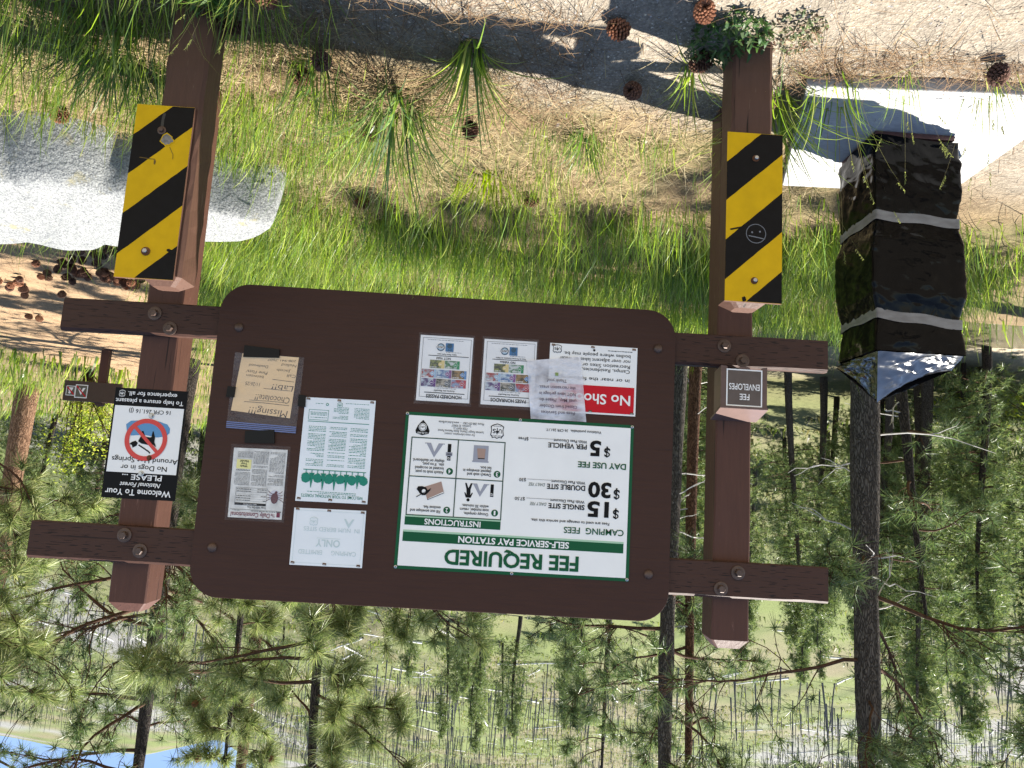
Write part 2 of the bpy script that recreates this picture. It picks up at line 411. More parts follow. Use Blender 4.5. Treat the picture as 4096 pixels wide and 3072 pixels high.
mb.frame(-.2535, .1145, -.0405, .2615, .0042, FY, 6); mb.rect(-.0712, -.0672, -.0363, .2573, FY-.0006, 6); mb.rect(-.2493, .1103, .1096, .1136, FY-.0004, 6)
for cx, cz in ((-.2272, .2348), (-.0422, .2344), (-.2275, .0860), (-.0429, .0857)): mb.disc(cx, cz, .0132, FY, 0)
TX = [('FEE REQUIRED',-.5598,-.0456,.3831,.0528,0,.03),('SELF-SERVICE PAY STATION',-.5196,-.0940,.3257+.0045,.0227,2,.025),('CAMPING  FEES',-.7289,-.4969,.2716,.0228,0,.014),
('Fees are used to manage and service this site.',-.6717,-.3680,.2470,.0106,1,.012),('$',-.7067,-.6842,.1965,.0336,1,.02),('15',-.6678,-.5840,.1705,.0549,1,.035),('SINGLE SITE',-.5733,-.4330,.1853,.0181,1,.025),
('DAILY FEE',-.4252,-.3601,.1844,.0119,6,.0),('With Pass Discount',-.5726,-.4388,.1683,.0111,1,.012),('$7.50',-.3408,-.3017,.1683,.0120,1,.01),('$',-.7075,-.6839,.1195,.0356,1,.02),('30',-.6739,-.5844,.0961,.0544,1,.035),
('DOUBLE SITE',-.5727,-.4237,.1111,.0187,1,.025),('DAILY FEE',-.4155,-.3515,.1102,.0120,6,.0),('With Pass Discount',-.5721,-.4396,.0952,.0112,1,.012),('$30',-.3412,-.3142,.0951,.0120,1,.01),
('DAY USE FEE',-.7287,-.5401,.0178,.0216,0,.025),('$',-.6641,-.6404,-.0400,.0344,1,.02),('5',-.6275,-.5842,-.0645,.0552,1,.035),('PER VEHICLE',-.5720,-.4201,-.0488,.0181,1,.025),
('With Pass Discount',-.5727,-.4406,-.0647,.0113,1,.012),('$Free',-.3419,-.3020,-.0641,.0122,1,.01),('Violations punishable.  36 CFR 261.17.',-.6268,-.4081,-.1043,.0100,1,.01),('INSTRUCTIONS',-.1758,.0402,.2715,.0205,2,.02),
('For more information, contact:',-.1307,-.0121,-.0640,.0091,1,0),('Lowman Ranger District, Boise National Forest',-.1654,.0140,-.0758,.0091,1,0),('7359 HWY 21',-.1020,-.0467,-.0876,.0091,1,0),('Lowman, ID 83637',-.1135,-.0386,-.0975,.0091,1,0),
('Phone 208-259-3361  -  www.fs.fed.us/Boise',-.1642,.0128,-.1090,.0091,1,0),('Occupy campsite,',-.2027,-.1081,.2376,.0110,1,.012),('note number, return',-.2039,-.0923,.2217,.0110,1,.012),('within 30 minutes.',-.2031,-.0993,.2072,.0110,1,.012),
('Fill out envelope and',-.0173,.0984,.2365,.0110,1,.012),('enclose fee.',-.0181,.0492,.2216,.0110,1,.012),('Detach stub and',-.2036,-.1114,.0861,.0112,1,.012),('deposit envelope in',-.2041,-.0947,.0722,.0112,1,.012),
('fee box.',-.2042,-.1605,.0589,.0112,1,.012),('Attach stub to post',-.0201,.0894,.0873,.0112,1,.012),('located at occupied',-.0190,.0914,.0722,.0112,1,.012),('site.  If no post,',-.0193,.0638,.0571,.0112,1,.012),('display on dashboard.',-.0196,.1031,.0432,.0112,1,.012),
('1',-.2302,-.2237,.2270,.0155,2,.02),('2',-.0468,-.0378,.2268,.0155,2,.02),('3',-.2320,-.2230,.0785,.0155,2,.02),('4',-.0478,-.0380,.0780,.0155,2,.02)]
for t, a, b_, z_, h_, c_, bo in TX: text(mb, t, a, b_, z_, h_, FY-.001, c_, bo, .25 if t == 'DAILY FEE' else 0)
for x0, x1, z_ in ((-.4370, -.3450, .1690), (-.4380, -.3450, .0958), (-.4390, -.3470, -.0640)):
    for k in range(26): xx = x0+(x1-x0)*k/26; mb.rect(xx, xx+.0017, z_, z_+.0022, FY-.0004, 1)
def shield(mb, cx, cz, w, h, y, dark, light):
    o = [(0,-.5),(.30,-.42),(.5,-.30),(.44,-.05),(.5,.28),(.40,.36),(.36,.47),(.18,.42),(0,.5),(-.18,.42),(-.36,.47),(-.40,.36),(-.5,.28),(-.44,-.05),(-.5,-.30),(-.30,-.42)]
    mb.poly([(cx+p*w, cz+q*h) for p, q in o], y, dark); mb.poly([(cx+p*w*.86, cz+q*h*.88) for p, q in o], y-.0005, light)
    text(mb, 'U', cx-.33*w, cx-.11*w, cz-.13*h, .27*h, y-.001, dark, .02); text(mb, 'S', cx+.11*w, cx+.33*w, cz-.13*h, .27*h, y-.001, dark, .02)
    mb.poly([(cx, cz+.24*h), (cx+.12*w, cz), (cx+.03*w, cz-.02*h), (cx+.03*w, cz-.2*h), (cx-.03*w, cz-.2*h), (cx-.03*w, cz-.02*h), (cx-.12*w, cz)], y-.001, dark)
    text(mb, 'FOREST SERVICE', cx-.32*w, cx+.32*w, cz+.27*h, .09*h, y-.001, dark); text(mb, 'DEPT OF AGRICULTURE', cx-.3*w, cx+.3*w, cz-.36*h, .08*h, y-.001, dark)
shield(mb, -.2178, -.0815, .053, .060, FY, 1, 2)
mb.poly([(.049,-.055),(.0735,-.048+.0),(.098,-.055),(.101,-.066),(.093,-.085),(.084,-.097),(.0735,-.108),(.063,-.097),(.054,-.085),(.046,-.066)], FY, 1)
text(mb, 'U.S. FEE AREA', .054, .093, -.0605, .0065, FY-.001, 2, .01); mb.disc(.0735, -.080, .0155, FY-.0005, 2); mb.disc(.0735, -.080, .0135, FY-.0008, 1); mb.disc(.0735, -.080, .0115, FY-.0011, 2); text(mb, 'UAS', .064, .083, -.084, .008, FY-.0015, 1, .01)
# pictures of the four steps: A frame tent, marker posts, walker, envelope, pen, fee box
def tent(cx, z0, w, h):
    mb.poly([(cx-w/2, z0+h*.92), (cx+w/2, z0+h*.92), (cx+w/2, z0+h), (cx-w/2, z0+h)], FY, 4) if False else None
    mb.poly([(cx-w/2, z0), (cx-w*.22, z0), (cx, z0+h*.62), (cx, z0+h)], FY, 4); mb.poly([(cx+w*.22, z0), (cx+w/2, z0), (cx, z0+h), (cx, z0+h*.62)], FY, 4); mb.rect(cx-w*.56, cx-w/2, z0, z0+.004, FY, 4); mb.rect(cx+w/2, cx+w*.56, z0, z0+.004, FY, 4)
tent(-.166, .1262, .060, .050); tent(.0215, -.0205, .068, .056)
mb.rect(-.218, -.2055, .126, .174, FY, 1); text(mb, '12', -.2165, -.207, .161, .009, FY-.001, 2, .02)
mb.disc(-.1215, .1905, .0062, FY, 1); mb.poly([(-.131,.182),(-.112,.182),(-.105,.163),(-.109,.162),(-.1145,.172),(-.1125,.150),(-.106,.1262),(-.1125,.1262),(-.120,.146),(-.1285,.1262),(-.1350,.1262),(-.1290,.150),(-.1290,.172),(-.1345,.162),(-.1385,.163)], FY, 1)
mb.poly([(-.0140,.1262),(.0530,.1515),(.0352,.1990),(-.0273,.1690)], FY, 5); mb.poly([(.0300,.1930),(.0352,.1990),(-.0273,.1690),(-.0245,.165)], FY-.0006, 2); mb.line([(-.0273,.169),(.0352,.199)], .0022, FY-.0012, 1)
mb.poly([(.079,.160),(.074,.150),(.060,.148),(.044,.152),(.036,.163),(.030,.158),(.026,.162),(.034,.172),(.044,.182),(.056,.183),(.066,.176)], FY-.0012, 1); mb.line([(.078,.190),(.024,.156)], .003, FY-.0016, 1); mb.disc(.051, .167, .0075, FY-.0016, 2)
mb.rect(-.1885, -.1307, -.0217, .0400, FY, 4); mb.rect(-.1915, -.1277, .0385, .0440, FY-.0004, 4); mb.rect(-.1755, -.1490, .0245, .0310, FY-.0006, 1); mb.poly([(-.1755,.0275),(-.1490,.0275),(-.1440,-.0095),(-.1775,-.0095)], FY-.0010, 5)
mb.rect(-.0430, -.0295, -.0205, .044, FY, 1); mb.rect(-.0486, -.0238, .012, .0265, FY-.0006, 4); text(mb, 'PERMIT', -.0470, -.0254, .0158, .0075, FY-.0012, 1, .01); text(mb, '12', -.0415, -.031, .032, .008, FY-.001, 2, .02)
k_(mb.build('lettering', [m_green, m_black, m_white, m_lgreen, m_grey, m_tan, m_dgreen]))
for cx, cz in ((-.748, .457), (.137, .457), (-.748, -.130), (.137, -.130), (-.306, -.131), (-.306, .458)):
    mb = MB(); mb.lathe([(.0065, 0), (.006, -.003), (.003, -.0042)], (cx, Y1-.002, cz), n=12, mi=0); mb.lathe([(.0025, -.0042), (.0022, -.0048)], (cx, Y1-.002, cz), n=6, mi=1); k_(mb.build('screw', [m_steel, m_black]))

# ------------------------------------------------------------------ sheets of paper on the board
def quad(mb, tl, tr, br, bl, y, mi=0, th=.0006, curl=0): mb.add([(*bl[:1], y, bl[1]), (br[0], y, br[1]), (tr[0], y-curl, tr[1]), (tl[0], y, tl[1])], [(0, 1, 2, 3)], mi)
def staples(mb, x0, x1, z0, z1, y, mi):
    for px in (x0+.008, (x0+x1)/2, x1-.016):
        for pz in (z0+.006, z1-.008):
            mb.rect(px, px+.010, pz, pz+.0016, y, mi); mb.poly([(px-.002, pz-.004), (px+.011, pz-.005), (px+.012, pz+.003), (px-.003, pz+.004)], y+.0003, mi+1)
def lines(mb, x0, x1, z0, z1, pitch, h, y, mi, seed):
    rr = random.Random(seed); z_ = z1-pitch
    while z_ > z0:
        if rr.random() < .88:
            x = x0; end = x0+(x1-x0)*(1 if rr.random() < .75 else rr.uniform(.3, .9))
            while x < end: w = rr.uniform(.003, .012); mb.rect(x, min(x+w, end), z_, z_+h*rr.uniform(.7, 1.1), y, mi); x += w+.0022
        z_ -= pitch

# forest welcome sheet
r = empty('forest_welcome_sheet', (.402, Y1, -.17), 'long faded sheet with green trees and columns of green print stapled to board', 'paper notice'); k_ = sub(r)
mb = MB(); quad(mb, (.264, .230), (.5405, .232), (.540, -.170), (.265, -.172), Y1-.001); k_(mb.build('paper', m_faded))
mb = MB(); y = Y1-.002
text(mb, 'WELCOME TO YOUR NATIONAL FORESTS', .283, .520, .203, .0115, y, 0, .004)
lines(mb, .312, .500, .191, .203, .0055, .0022, y, 0, 1)
rr = random.Random(3); mb.rect(.279, .521, .1085, .1115, y, 0)
for k in range(11):
    cx = .287+.0222*k; h = rr.uniform(.055, .075)
    if k % 2: 
        for j in range(5): w = .018*(1-j/5.6); zz = .122+j*(h-.018)/5; mb.poly([(cx-w*.62, zz), (cx+w*.62, zz), (cx+w*.18, zz+.019), (cx-w*.18, zz+.019)], y-.0003*j, 0)
    else:
        for j in range(7): a = j*.9; mb.disc(cx+.008*math.cos(a), .142+.009*math.sin(a), rr.uniform(.008, .0125), y-.0002*j, 0, 9)
    mb.rect(cx-.0014, cx+.0014, .111, .135, y-.002, 0)
for k in range(3): lines(mb, .286+.0812*k, .353+.0812*k, -.060, .098, .0058, .0022, y, 0, 10+k)
mb.rect(.283, .522, -.0785, -.0760, y, 0)
for k in range(2): lines(mb, .286+.0812*k, .345+.0812*k, -.138, -.088, .0055, .0021, y, 0, 20+k)
mb.frame(.444, .521, -.1235, -.083, .0014, y, 0); lines(mb, .450, .515, -.119, -.089, .005, .002, y, 0, 30)
shield(mb, .403, -.146, .021, .023, y, 0, 3); lines(mb, .290, .380, -.158, -.150, .005, .0018, y, 0, 31); mb.disc(.452, -.146, .006, y, 0, 6); mb.disc(.452, -.146, .003, y-.0005, 3, 6); lines(mb, .468, .498, -.152, -.144, .005, .0018, y, 0, 33)
staples(mb, .266, .539, -.170, .230, y-.0008, 1)
k_(mb.build('print', [m_teal, m_steel, m_rust, m_faded]))

# camping permitted sheet, badly faded
r = empty('camping_rule_sheet', (.402, Y1, .257), 'nearly blank white sheet, its CAMPING PERMITTED print faded away', 'paper notice'); k_ = sub(r)
mb = MB(); quad(mb, (.264, .470), (.539, .472), (.541, .258), (.266, .255), Y1-.001); k_(mb.build('paper', m_faded))
mb = MB(); y = Y1-.002
text(mb, 'CAMPING', .291, .385, .412, .0165, y, 0); text(mb, 'ERMITTED', .420, .510, .412, .0165, y, 0, 0); text(mb, 'ONLY', .355, .447, .372, .026, y, 0, .02); mb.rect(.355, .445, .366, .3675, y, 0)
text(mb, 'IN  NUM', .285, .365, .326, .0155, y, 0); text(mb, 'BERED SITES', .375, .498, .326, .0155, y, 0); mb.frame(.273, .530, .265, .462, .0009, y, 0)
mb.poly([(.308,.290),(.316,.290),(.328,.309),(.328,.325)], y, 0); mb.poly([(.340,.290),(.348,.290),(.328,.325),(.328,.309)], y, 0); shield(mb, .462, .305, .031, .034, y, 0, 3)
staples(mb, .266, .539, .257, .471, y-.0008, 1); k_(mb.build('print', [m_faint, m_steel, m_rust, m_faded]))

# tick newsletter
r = empty('newsletter_page', (.69, Y1, .028), 'grubby laminated newsletter page about ticks with a yellow wash hands box', 'paper notice'); k_ = sub(r)
mb = MB(); quad(mb, (.585, .307), (.790, .308), (.795, .043), (.588, .040), Y1-.001); k_(mb.build('paper', flat('grubby_paper', (.60, .60, .575), .5, .3, .22, scale=26)))
mb = MB(); y = Y1-.002
text(mb, 'The', .612, .628, .287, .012, y, 1, .01); text(mb, 'Daily Constitutional', .632, .780, .287, .0165, y, 1, .015); lines(mb, .612, .706, .278, .285, .006, .0022, y, 0, 41); lines(mb, .748, .777, .278, .285, .006, .0022, y, 0, 48); mb.rect(.606, .783, .2755, .2765, y, 0)
mb.rect(.593, .606, .281, .299, y, 1); mb.rect(.590, .608, .277, .280, y, 0)
text(mb, 'Ticks Will Get You', .648, .720, .263, .0075, y, 0, .01); mb.rect(.650, .770, .2515, .260, y, 0); text(mb, 'MAJOR TICK DISEASES', .685, .736, .2535, .0042, y-.0006, 4)
mb.frame(.650, .770, .193, .2515, .0009, y, 0)
for k in range(6): mb.rect(.651, .769, .201+.0085*k, .2014+.0085*k, y, 0); lines(mb, .653, .688, .1965+.0085*k, .2015+.0085*k, .004, .0022, y-.0003, 0, 50+k); lines(mb, .712, .766, .1965+.0085*k, .2015+.0085*k, .004, .0022, y-.0003, 0, 60+k)
mb.disc(.620, .218, .022, y, 5, 18); mb.disc(.620, .228, .0165, y-.0004, 6, 18, .85, 1.25); mb.disc(.6155, .2055, .0055, y-.0005, 6, 12)
for k in range(4):
    for s in (-1, 1): mb.line([(.619+s*.006, .213+.004*k), (.619+s*(.020+.003*k), .207+.010*k), (.619+s*(.027+.002*k), .200+.014*k)], .0022, y-.0006, 6)
for c_ in range(3): lines(mb, .594+.064*c_, .652+.064*c_, .052 if c_ < 2 else .135, .186, .0046, .0020, y, 3, 70+c_)
mb.rect(.722, .778, .086, .122, y, 2); text(mb, 'Wash', None, .749, .108, .0082, y-.0006, 0, .02); text(mb, 'Your', None, .749, .0985, .0082, y-.0006, 0, .02); text(mb, 'Hands!', None, .749, .089, .0082, y-.0006, 0, .02)
for k in range(9): mb.poly([(.724+.006*k, .124), (.7265+.006*k, .124), (.7305+.006*k, .130), (.728+.006*k, .130)], y, 0)
mb.frame(.720, .775, .056, .078, .0008, y, 0); lines(mb, .723, .772, .058, .077, .0042, .0018, y, 3, 80)
k_(mb.build('print', [m_black, m_maroon, m_yell, flat('grey_print', (.12, .12, .12), .6, .2), m_paper, flat('lilac_ink', (.55, .55, .62), .6, .2), flat('tick_brown', (.11, .04, .05), .6, .2)]))
mb = MB(); quad(mb, (.575, .317), (.800, .318), (.806, .029), (.577, .026), Y1-.0035); k_(mb.build('laminate', m_lam))

# lost dog note in a zip bag under black tape
r = empty('lost_dog_note', (.69, Y1, -.33), 'orange handwritten Missing note inside a clear zip bag', 'note'); k_ = sub(r)
mb = MB(); quad(mb, (.592, -.083), (.823, -.100), (.803, -.328), (.581, -.325), Y1-.0015); k_(mb.build('note_paper', m_orange))
mb = MB(); y = Y1-.0025; ro = -.05
def hand(t, x0, x1, z_, h, rot=ro): text(mb, t, x0, x1, z_, h, y, 0, -.012, .12, rot=rot)
hand('Missing!!!', .603, .754, -.111, .027); mb.line([(.600,-.132),(.700,-.137),(.775,-.138)], .0018, y, 0); mb.line([(.625,-.143),(.690,-.145),(.757,-.145)], .0014, y, 0)
hand('Chocolate!!', .600, .735, -.163, .024); mb.line([(.600,-.190),(.706,-.194)], .0016, y, 0); hand('Lab!!', .590, .674, -.209, .022); mb.line([(.590,-.226),(.675,-.232)], .0016, y, 0)
hand('Call', .586, .620, -.254, .012); hand('Jacob', .607, .662, -.272, .010); hand('Nolind', .587, .646, -.295, .011); hand('208-941-7607', .590, .702, -.313, .0085, 0)
hand('11/26/25', .722, .778, -.214, .014); hand('between', .710, .778, -.243, .011); hand('Pine Flats/', .697, .782, -.260, .012); hand('Deadwood', .697, .772, -.285, .011)
k_(mb.build('handwriting', m_pen))
mb = MB(); quad(mb, (.563, -.025), (.833, -.031), (.831, -.330), (.559, -.326), Y1-.0045); k_(mb.build('zip_bag', m_bagfilm))
mb = MB()
for q in range(4): mb.add([(.563, Y1-.0055-.0006*q, -.026-.007*q), (.833, Y1-.0055-.0006*q, -.032-.007*q), (.833, Y1-.0055-.0006*q, -.036-.007*q), (.563, Y1-.0055-.0006*q, -.030-.007*q)], [(0, 1, 2, 3)])
k_(mb.build('zip_strip', m_zip))
for pts in ([(.646,-.034),(.757,-.024),(.755,.022),(.640,.018)], [(.656,-.318),(.797,-.313),(.796,-.360),(.658,-.352)], [(.536,-.131),(.565,-.133),(.566,-.178),(.538,-.176)], [(.815,-.152),(.846,-.152),(.844,-.194),(.813,-.193)]):
    mb = MB(); mb.add([(p, Y1-.008, q) for p, q in pts]+[(p, Y1-.0002, q) for p, q in pts], [(0, 1, 2, 3), (4, 5, 1, 0), (5, 6, 2, 1), (6, 7, 3, 2), (7, 4, 0, 3)]); k_(mb.build('tape_strip', m_tape))

# pass posters
card_cols = [((.45,.06,.07),(.30,.42,.60)),((.06,.07,.06),(.55,.50,.42)),((.12,.08,.20),(.58,.66,.74)),((.40,.26,.12),(.06,.05,.04)),((.13,.22,.42),(.60,.72,.80)),((.42,.10,.10),(.45,.55,.60)),((.10,.25,.12),(.70,.73,.73)),((.30,.33,.12),(.08,.09,.07))]
m_cards = []
for q, (a_, b_) in enumerate(card_cols):
    M, nt, b = new_mat('pass_card_print'); setb(b, .35, .35)
    a_ = tuple(v_*.7 for v_ in a_); b_ = tuple(v_*.7 for v_ in b_)
    nt.links.new(ramp(nt, noise(nt, mapping(nt, (1, 1, 1.5)), 38+3*q, 3, .6), [(.42, a_), (.60, b_)]), b.inputs['Base Color']); m_cards.append(M)
m_tags = [flat('tag_%s' % s_, c_, .4, .3) for s_, c_ in (('red', (.40,.06,.08)), ('charcoal', (.12,.13,.14)), ('purple', (.12,.05,.18)), ('blue', (.10,.22,.42)), ('plum', (.20,.08,.22)), ('sky', (.30,.42,.55)), ('leaf', (.03,.22,.09)), ('sand', (.60,.48,.22)))]
def pass_poster(name, label, dx, t1, t2, t3, t4):
    r = empty(name, (.003+dx, Y1, -.455), label, 'poster'); k_ = sub(r)
    X0, X1 = -.107+dx, .115+dx
    mb = MB(); mb.rect(X0+.006, X1-.006, -.447, -.184, Y1-.001); k_(mb.build('paper', m_paper))
    mb = MB(); y = Y1-.002
    mb.frame(X0+.013, X1-.017, -.438, -.200, .0011, y, 0)
    text(mb, t1, X0+.038, X1-.044, -.211, .0135, y, 0, .02); mb.rect(X0+.027, X1-.036, -.2200, -.2170, y, 0); text(mb, 'America the Beautiful', X0+.066, X1-.074, -.2305, .0068, y, 0, .012)
    lines(mb, X0+.062, X1-.076, -.239, -.233, .005, .0016, y, 0, 5)
    def card(cx, cz, k):
        mb.rect(cx-.029, cx+.029, cz-.0165, cz+.0165, y, 1+k)
        if k == 7: mb.rect(cx-.029, cx-.016, cz-.0165, cz+.0165, y-.0003, 9+k); mb.disc(cx-.013, cz, .0085, y-.0006, 9+k)
        else: mb.rect(cx-.029, cx-.019, cz-.0165, cz+.0165, y-.0003, 9+k); mb.poly([(cx-.024,cz),(cx-.013,cz-.011),(cx-.002,cz),(cx-.013,cz+.011)], y-.0005, 17); mb.poly([(cx-.023,cz),(cx-.013,cz-.010),(cx-.003,cz),(cx-.013,cz+.010)], y-.0008, 9+k)
        mb.rect(cx-.017, cx-.008, cz-.001, cz+.001, y-.0011, 17); lines(mb, cx+.001, cx+.027, cz+.009, cz+.016, .005, .003, y-.0006, 17, k)
    for j in range(3): card(X0+.041+.0597*j+.012, -.2580, j)
    for j in range(3): card(X0+.041+.0597*j+.012, -.2945, 3+j)
    for j in range(2): card(X0+.073+.0597*j+.010, -.3325, 6+j)
    text(mb, t2, None, (X0+X1)/2+.008, -.3610, .0088, y, 0, .02); mb.rect(X0+.020, X1-.042, -.3680, -.3655, y, 0); text(mb, t3, None, (X0+X1)/2-.004, -.3760, .0058, y, 0, .012); lines(mb, X0+.050, X1-.070, -.385, -.378, .005, .0016, y, 0, 6)
    mb.rect(X0+.082, X0+.114, -.4195, -.3855, y, 18); text(mb, '01', X0+.088, X0+.104, -.395, .0075, y-.0006, 19, .02); mb.disc(X0+.098, -.408, .010, y-.0006, 19)
    mb.ring(X0+.133, -.4015, .0155, .004, y, 19); mb.disc(X0+.133, -.4015, .0115, y, 20); mb.rect(X0+.114, X0+.152, -.4065, -.3965, y-.0005, 17); text(mb, 'IDAHO', X0+.116, X0+.150, -.4055, .008, y-.001, 0, .02)
    lines(mb, X0+.045, X1-.035, -.432, -.426, .005, .0016, y, 0, 7)
    k_(mb.build('print', [m_black]+m_cards+m_tags+[m_paper, flat('stamp_blue', (.03,.14,.30), .5, .3), flat('ink_navy', (.02,.07,.12), .5, .3), flat('ink_haze_blue', (.35,.47,.55), .5, .3)]))
    mb = MB(); mb.rect(X0-.001, X1+.001, -.456, -.171, Y1-.0038); k_(mb.build('laminate', m_lam)); return r
pass_poster('pass_poster', 'laminated HONORED PASSES poster of pass cards, in English', 0, 'HONORED PASSES', 'NOT Valid', 'Idaho State Parks pass', '')
pass_poster('pass_poster', 'laminated PASES HONRADOS poster of pass cards, in Spanish', -.2545, 'PASES HONRADOS', 'NO Validos', 'Pase de Parques Estatales de Idaho', '')

# no shooting sign, partly behind the pocket
r = empty('no_shooting_sign', (-.584, Y1, -.447), 'white sign with a red No Sho band, half hidden by a milky pocket', 'sign'); k_ = sub(r)
YS = Y1-.0001
mb = MB(); mb.box(-.7585, -.4080, YS-.0022, YS, -.447, -.172); k_(mb.build('sign_plate', m_white))
mb = MB(); y = YS-.0035; o_ = [(-.7509,-.2853),(-.415,-.2853),(-.415,-.190),(-.419,-.182),(-.427,-.1785),(-.738,-.1785),(-.7470,-.182),(-.7509,-.190)]
mb.poly(o_, y, 0); text(mb, 'No Shooting', -.7360, -.4270, -.2515, .0385, y-.0008, 1, .015)
text(mb, 'in or near the following:', -.7305, -.4480, -.3175, .0138, y, 2, .003); text(mb, 'Camps, Residencies,', -.7305, -.5391, -.3545, .0138, y, 2, .003); text(mb, 'Recreation Sites or Areas,', -.7307, -.470, -.3735, .0138, y, 2, .003); text(mb, 'nor over adjacent lakes or water', -.7309, -.4472, -.3948, .0138, y, 2, .003); text(mb, 'bodies where people may be.', -.7315, -.4634, -.4155, .0135, y, 2, .003)
shield(mb, -.4374, -.4250, .036, .036, y, 2, 1); lines(mb, -.738, -.640, -.434, -.424, .006, .003, y, 2, 90); mb.disc(-.585, -.4275, .005, y, 2, 7)
staples(mb, -.757, -.410, -.445, -.174, y-.0015, 3); k_(mb.build('lettering', [m_red, m_white, m_black, m_steel, m_rust]))
# milky pocket with a closure notice
r = empty('closure_notice', (-.44, Y1-.006, -.39), 'milky plastic pocket with a Fees and Services closed notice, overlapping two others', 'notice'); k_ = sub(r)
mb = MB(); g = []
for j in range(9):
    for i in range(9):
        u, v_ = i/8, j/8; xa = -.565+(-.346+.565)*u; xb = -.531+(-.319+.531)*u; za = -.138; zb = -.397+.029*u
        g.append((xb+(xa-xb)*v_, Y1-.0075-.004*fbm(u*3+1, v_*3, 2, 8)-.003*math.sin(v_*3.1), zb+(za-zb)*v_))
mb.add(g, [(j*9+i, j*9+i+1, j*9+i+10, j*9+i+9) for j in range(8) for i in range(8)]); k_(mb.build('plastic_pocket', m_milky, smooth=True))
mb = MB(); y = Y1-.0185
for t, x0, x1, z_ in (('Fees and Services', -.5165, -.3845, -.1735), ('Closed from October', -.525, -.3760, -.1985), ('until May.  Please do', -.521, -.3760, -.2230), ('NOT leave garbage in', -.5180, -.3735, -.2480), ('the recreation areas.', -.5160, -.3720, -.2730), ('Thank you!', -.4800, -.4020, -.3000)): text(mb, t, x0, x1, z_, .0125, y, 0, .008, 0, rot=.015)
mb.rect(-.4455, -.4325, -.3260, -.3125, y, 1); k_(mb.build('lettering', [flat('dark_print', (.10, .08, .10), .6, .2), flat('olive_mark', (.22, .30, .10), .6, .2)]))

# dog sign on the tall right post
YD = .0385
r = empty('dog_rule_sign', (1.162, YD, -.17), 'white and black No Dogs sign with a red ring on the right post', 'sign'); k_ = sub(r)
X0, X1, Z0, Z1 = 1.020, 1.305, -.1695, .263; W_ = X1-X0
mb = MB(); mb.box(X0, X1, YD-.002, YD, Z0, Z1); k_(mb.build('black_plate', m_black))
mb = MB(); mb.rect(X0+.007, X1-.007, -.0985, .1625, YD-.0032); k_(mb.build('white_face', m_white))
mb = MB(); y = YD-.0042
cx, cz = 1.160, .0310
mb.poly([(cx-.085+.012*math.cos(a)*1+.0, 0) for a in ()] or [(1.072,-.018),(1.085,-.034),(1.120,-.044),(1.190,-.044),(1.228,-.040),(1.245,-.025),(1.238,.004),(1.220,.018),(1.170,.012),(1.120,.020),(1.085,.014),(1.072,.000)], y, 3)
def dq(p): return [(cx+a*.001, cz+b_*.001) for a, b_ in p]
mb.poly(dq([(-34,8),(-34,-12),(-26,-34),(-22,-34),(-20,-12),(-14,-10),(4,-12),(14,-34),(20,-33),(22,-12),(30,8),(16,16),(-10,20),(-30,18),(-40,26),(-42,24)]), y-.0006, 1)
mb.poly(dq([(30,14),(34,26),(48,34),(52,24),(62,20),(54,12),(40,6)]), y-.0006, 1); mb.line(dq([(26,22),(8,32),(-16,46),(-22,52)]), .005, y-.0006, 1)
mb.ring(cx, cz, .083, .018, y-.0012, 2, 40); mb.line([(cx-.052, cz+.050), (cx+.052, cz-.052)], .013, y-.0016, 2)
text(mb, 'Welcome To Your', X0+.018, X1-.013, .2270, .0225, y, 0, .015); text(mb, 'National Forest', X0+.062, X1-.065, .2000, .0165, y, 0, .012, .3); text(mb, 'PLEASE ...', X0+.060, X1-.070, .1690, .0200, y, 0, .015)
text(mb, 'No Dogs in or', X0+.045, X1-.060, .1330, .0190, y, 1, .008); text(mb, 'Around Hot Springs', X0+.007, X1-.022, .0990+.004, .0190, y, 1, .008)
text(mb, '16 CFR 261.16 (J)', X0+.058, X1-.064, -.0870, .0155, y, 1, .004); text(mb, 'To help ensure a pleasant', X0+.012, X1-.007, -.1265, .0165, y, 0, .012); text(mb, 'experience for all.', X0+.040, X1-.052, -.1560, .0165, y, 0, .012); shield(mb, 1.276, -.1470, .024, .028, y, 0, 1)
k_(mb.build('lettering', [m_white, m_black, flat('ring_red', (.62, .055, .045), .4, .35), m_blue]))
for cx_, cz_, mm in ((1.162, .1640, m_steel), (1.138, .1010, m_rust), (1.150, -.0640, m_steel)):
    mb = MB(); mb.lathe([(.011, 0), (.011, -.003), (.009, -.004)], (cx_, YD-.002, cz_), n=16); mb.lathe([(.006, -.004), (.006, -.010)], (cx_, YD-.002, cz_), n=6); k_(mb.build('screw', mm))

# envelope dispenser on the left post
r = empty('envelope_box', (-1.165, .0, -.40), 'brown metal FEE ENVELOPES box hung on the left post', 'box'); k_ = sub(r)
m_metal = flat('brown_enamel', (.10, .055, .045), .4, .45, .12)
bx0, bx1, by, zt = -1.258, -1.076, -.088, -.229
mb = MB(); t_ = .003
pts = [(bx0, -.388), (bx0, zt), (bx1, zt), (bx1, -.388), (bx1-.020, -.388), (bx1-.026, -.379)]
def arc(cx, n=8, r=.023): return [(cx+r*math.cos(math.pi*k/n), -.383+.018*math.sin(math.pi*k/n)) for k in range(n+1)]
pts = [(bx0, -.388), (bx0, zt), (bx1, zt), (bx1, -.388), (bx1-.022, -.386)]+arc(-1.124)+[(-1.157, -.386), (-1.180, -.386)]+arc(-1.212)+[(bx0+.016, -.386)]
n = len(pts); mb.add([(p, by, q) for p, q in pts]+[(p, by+t_, q) for p, q in pts], [tuple(range(n)), tuple(range(2*n-1, n-1, -1))]+[(k, (k+1) % n, n+(k+1) % n, n+k) for k in range(n)])
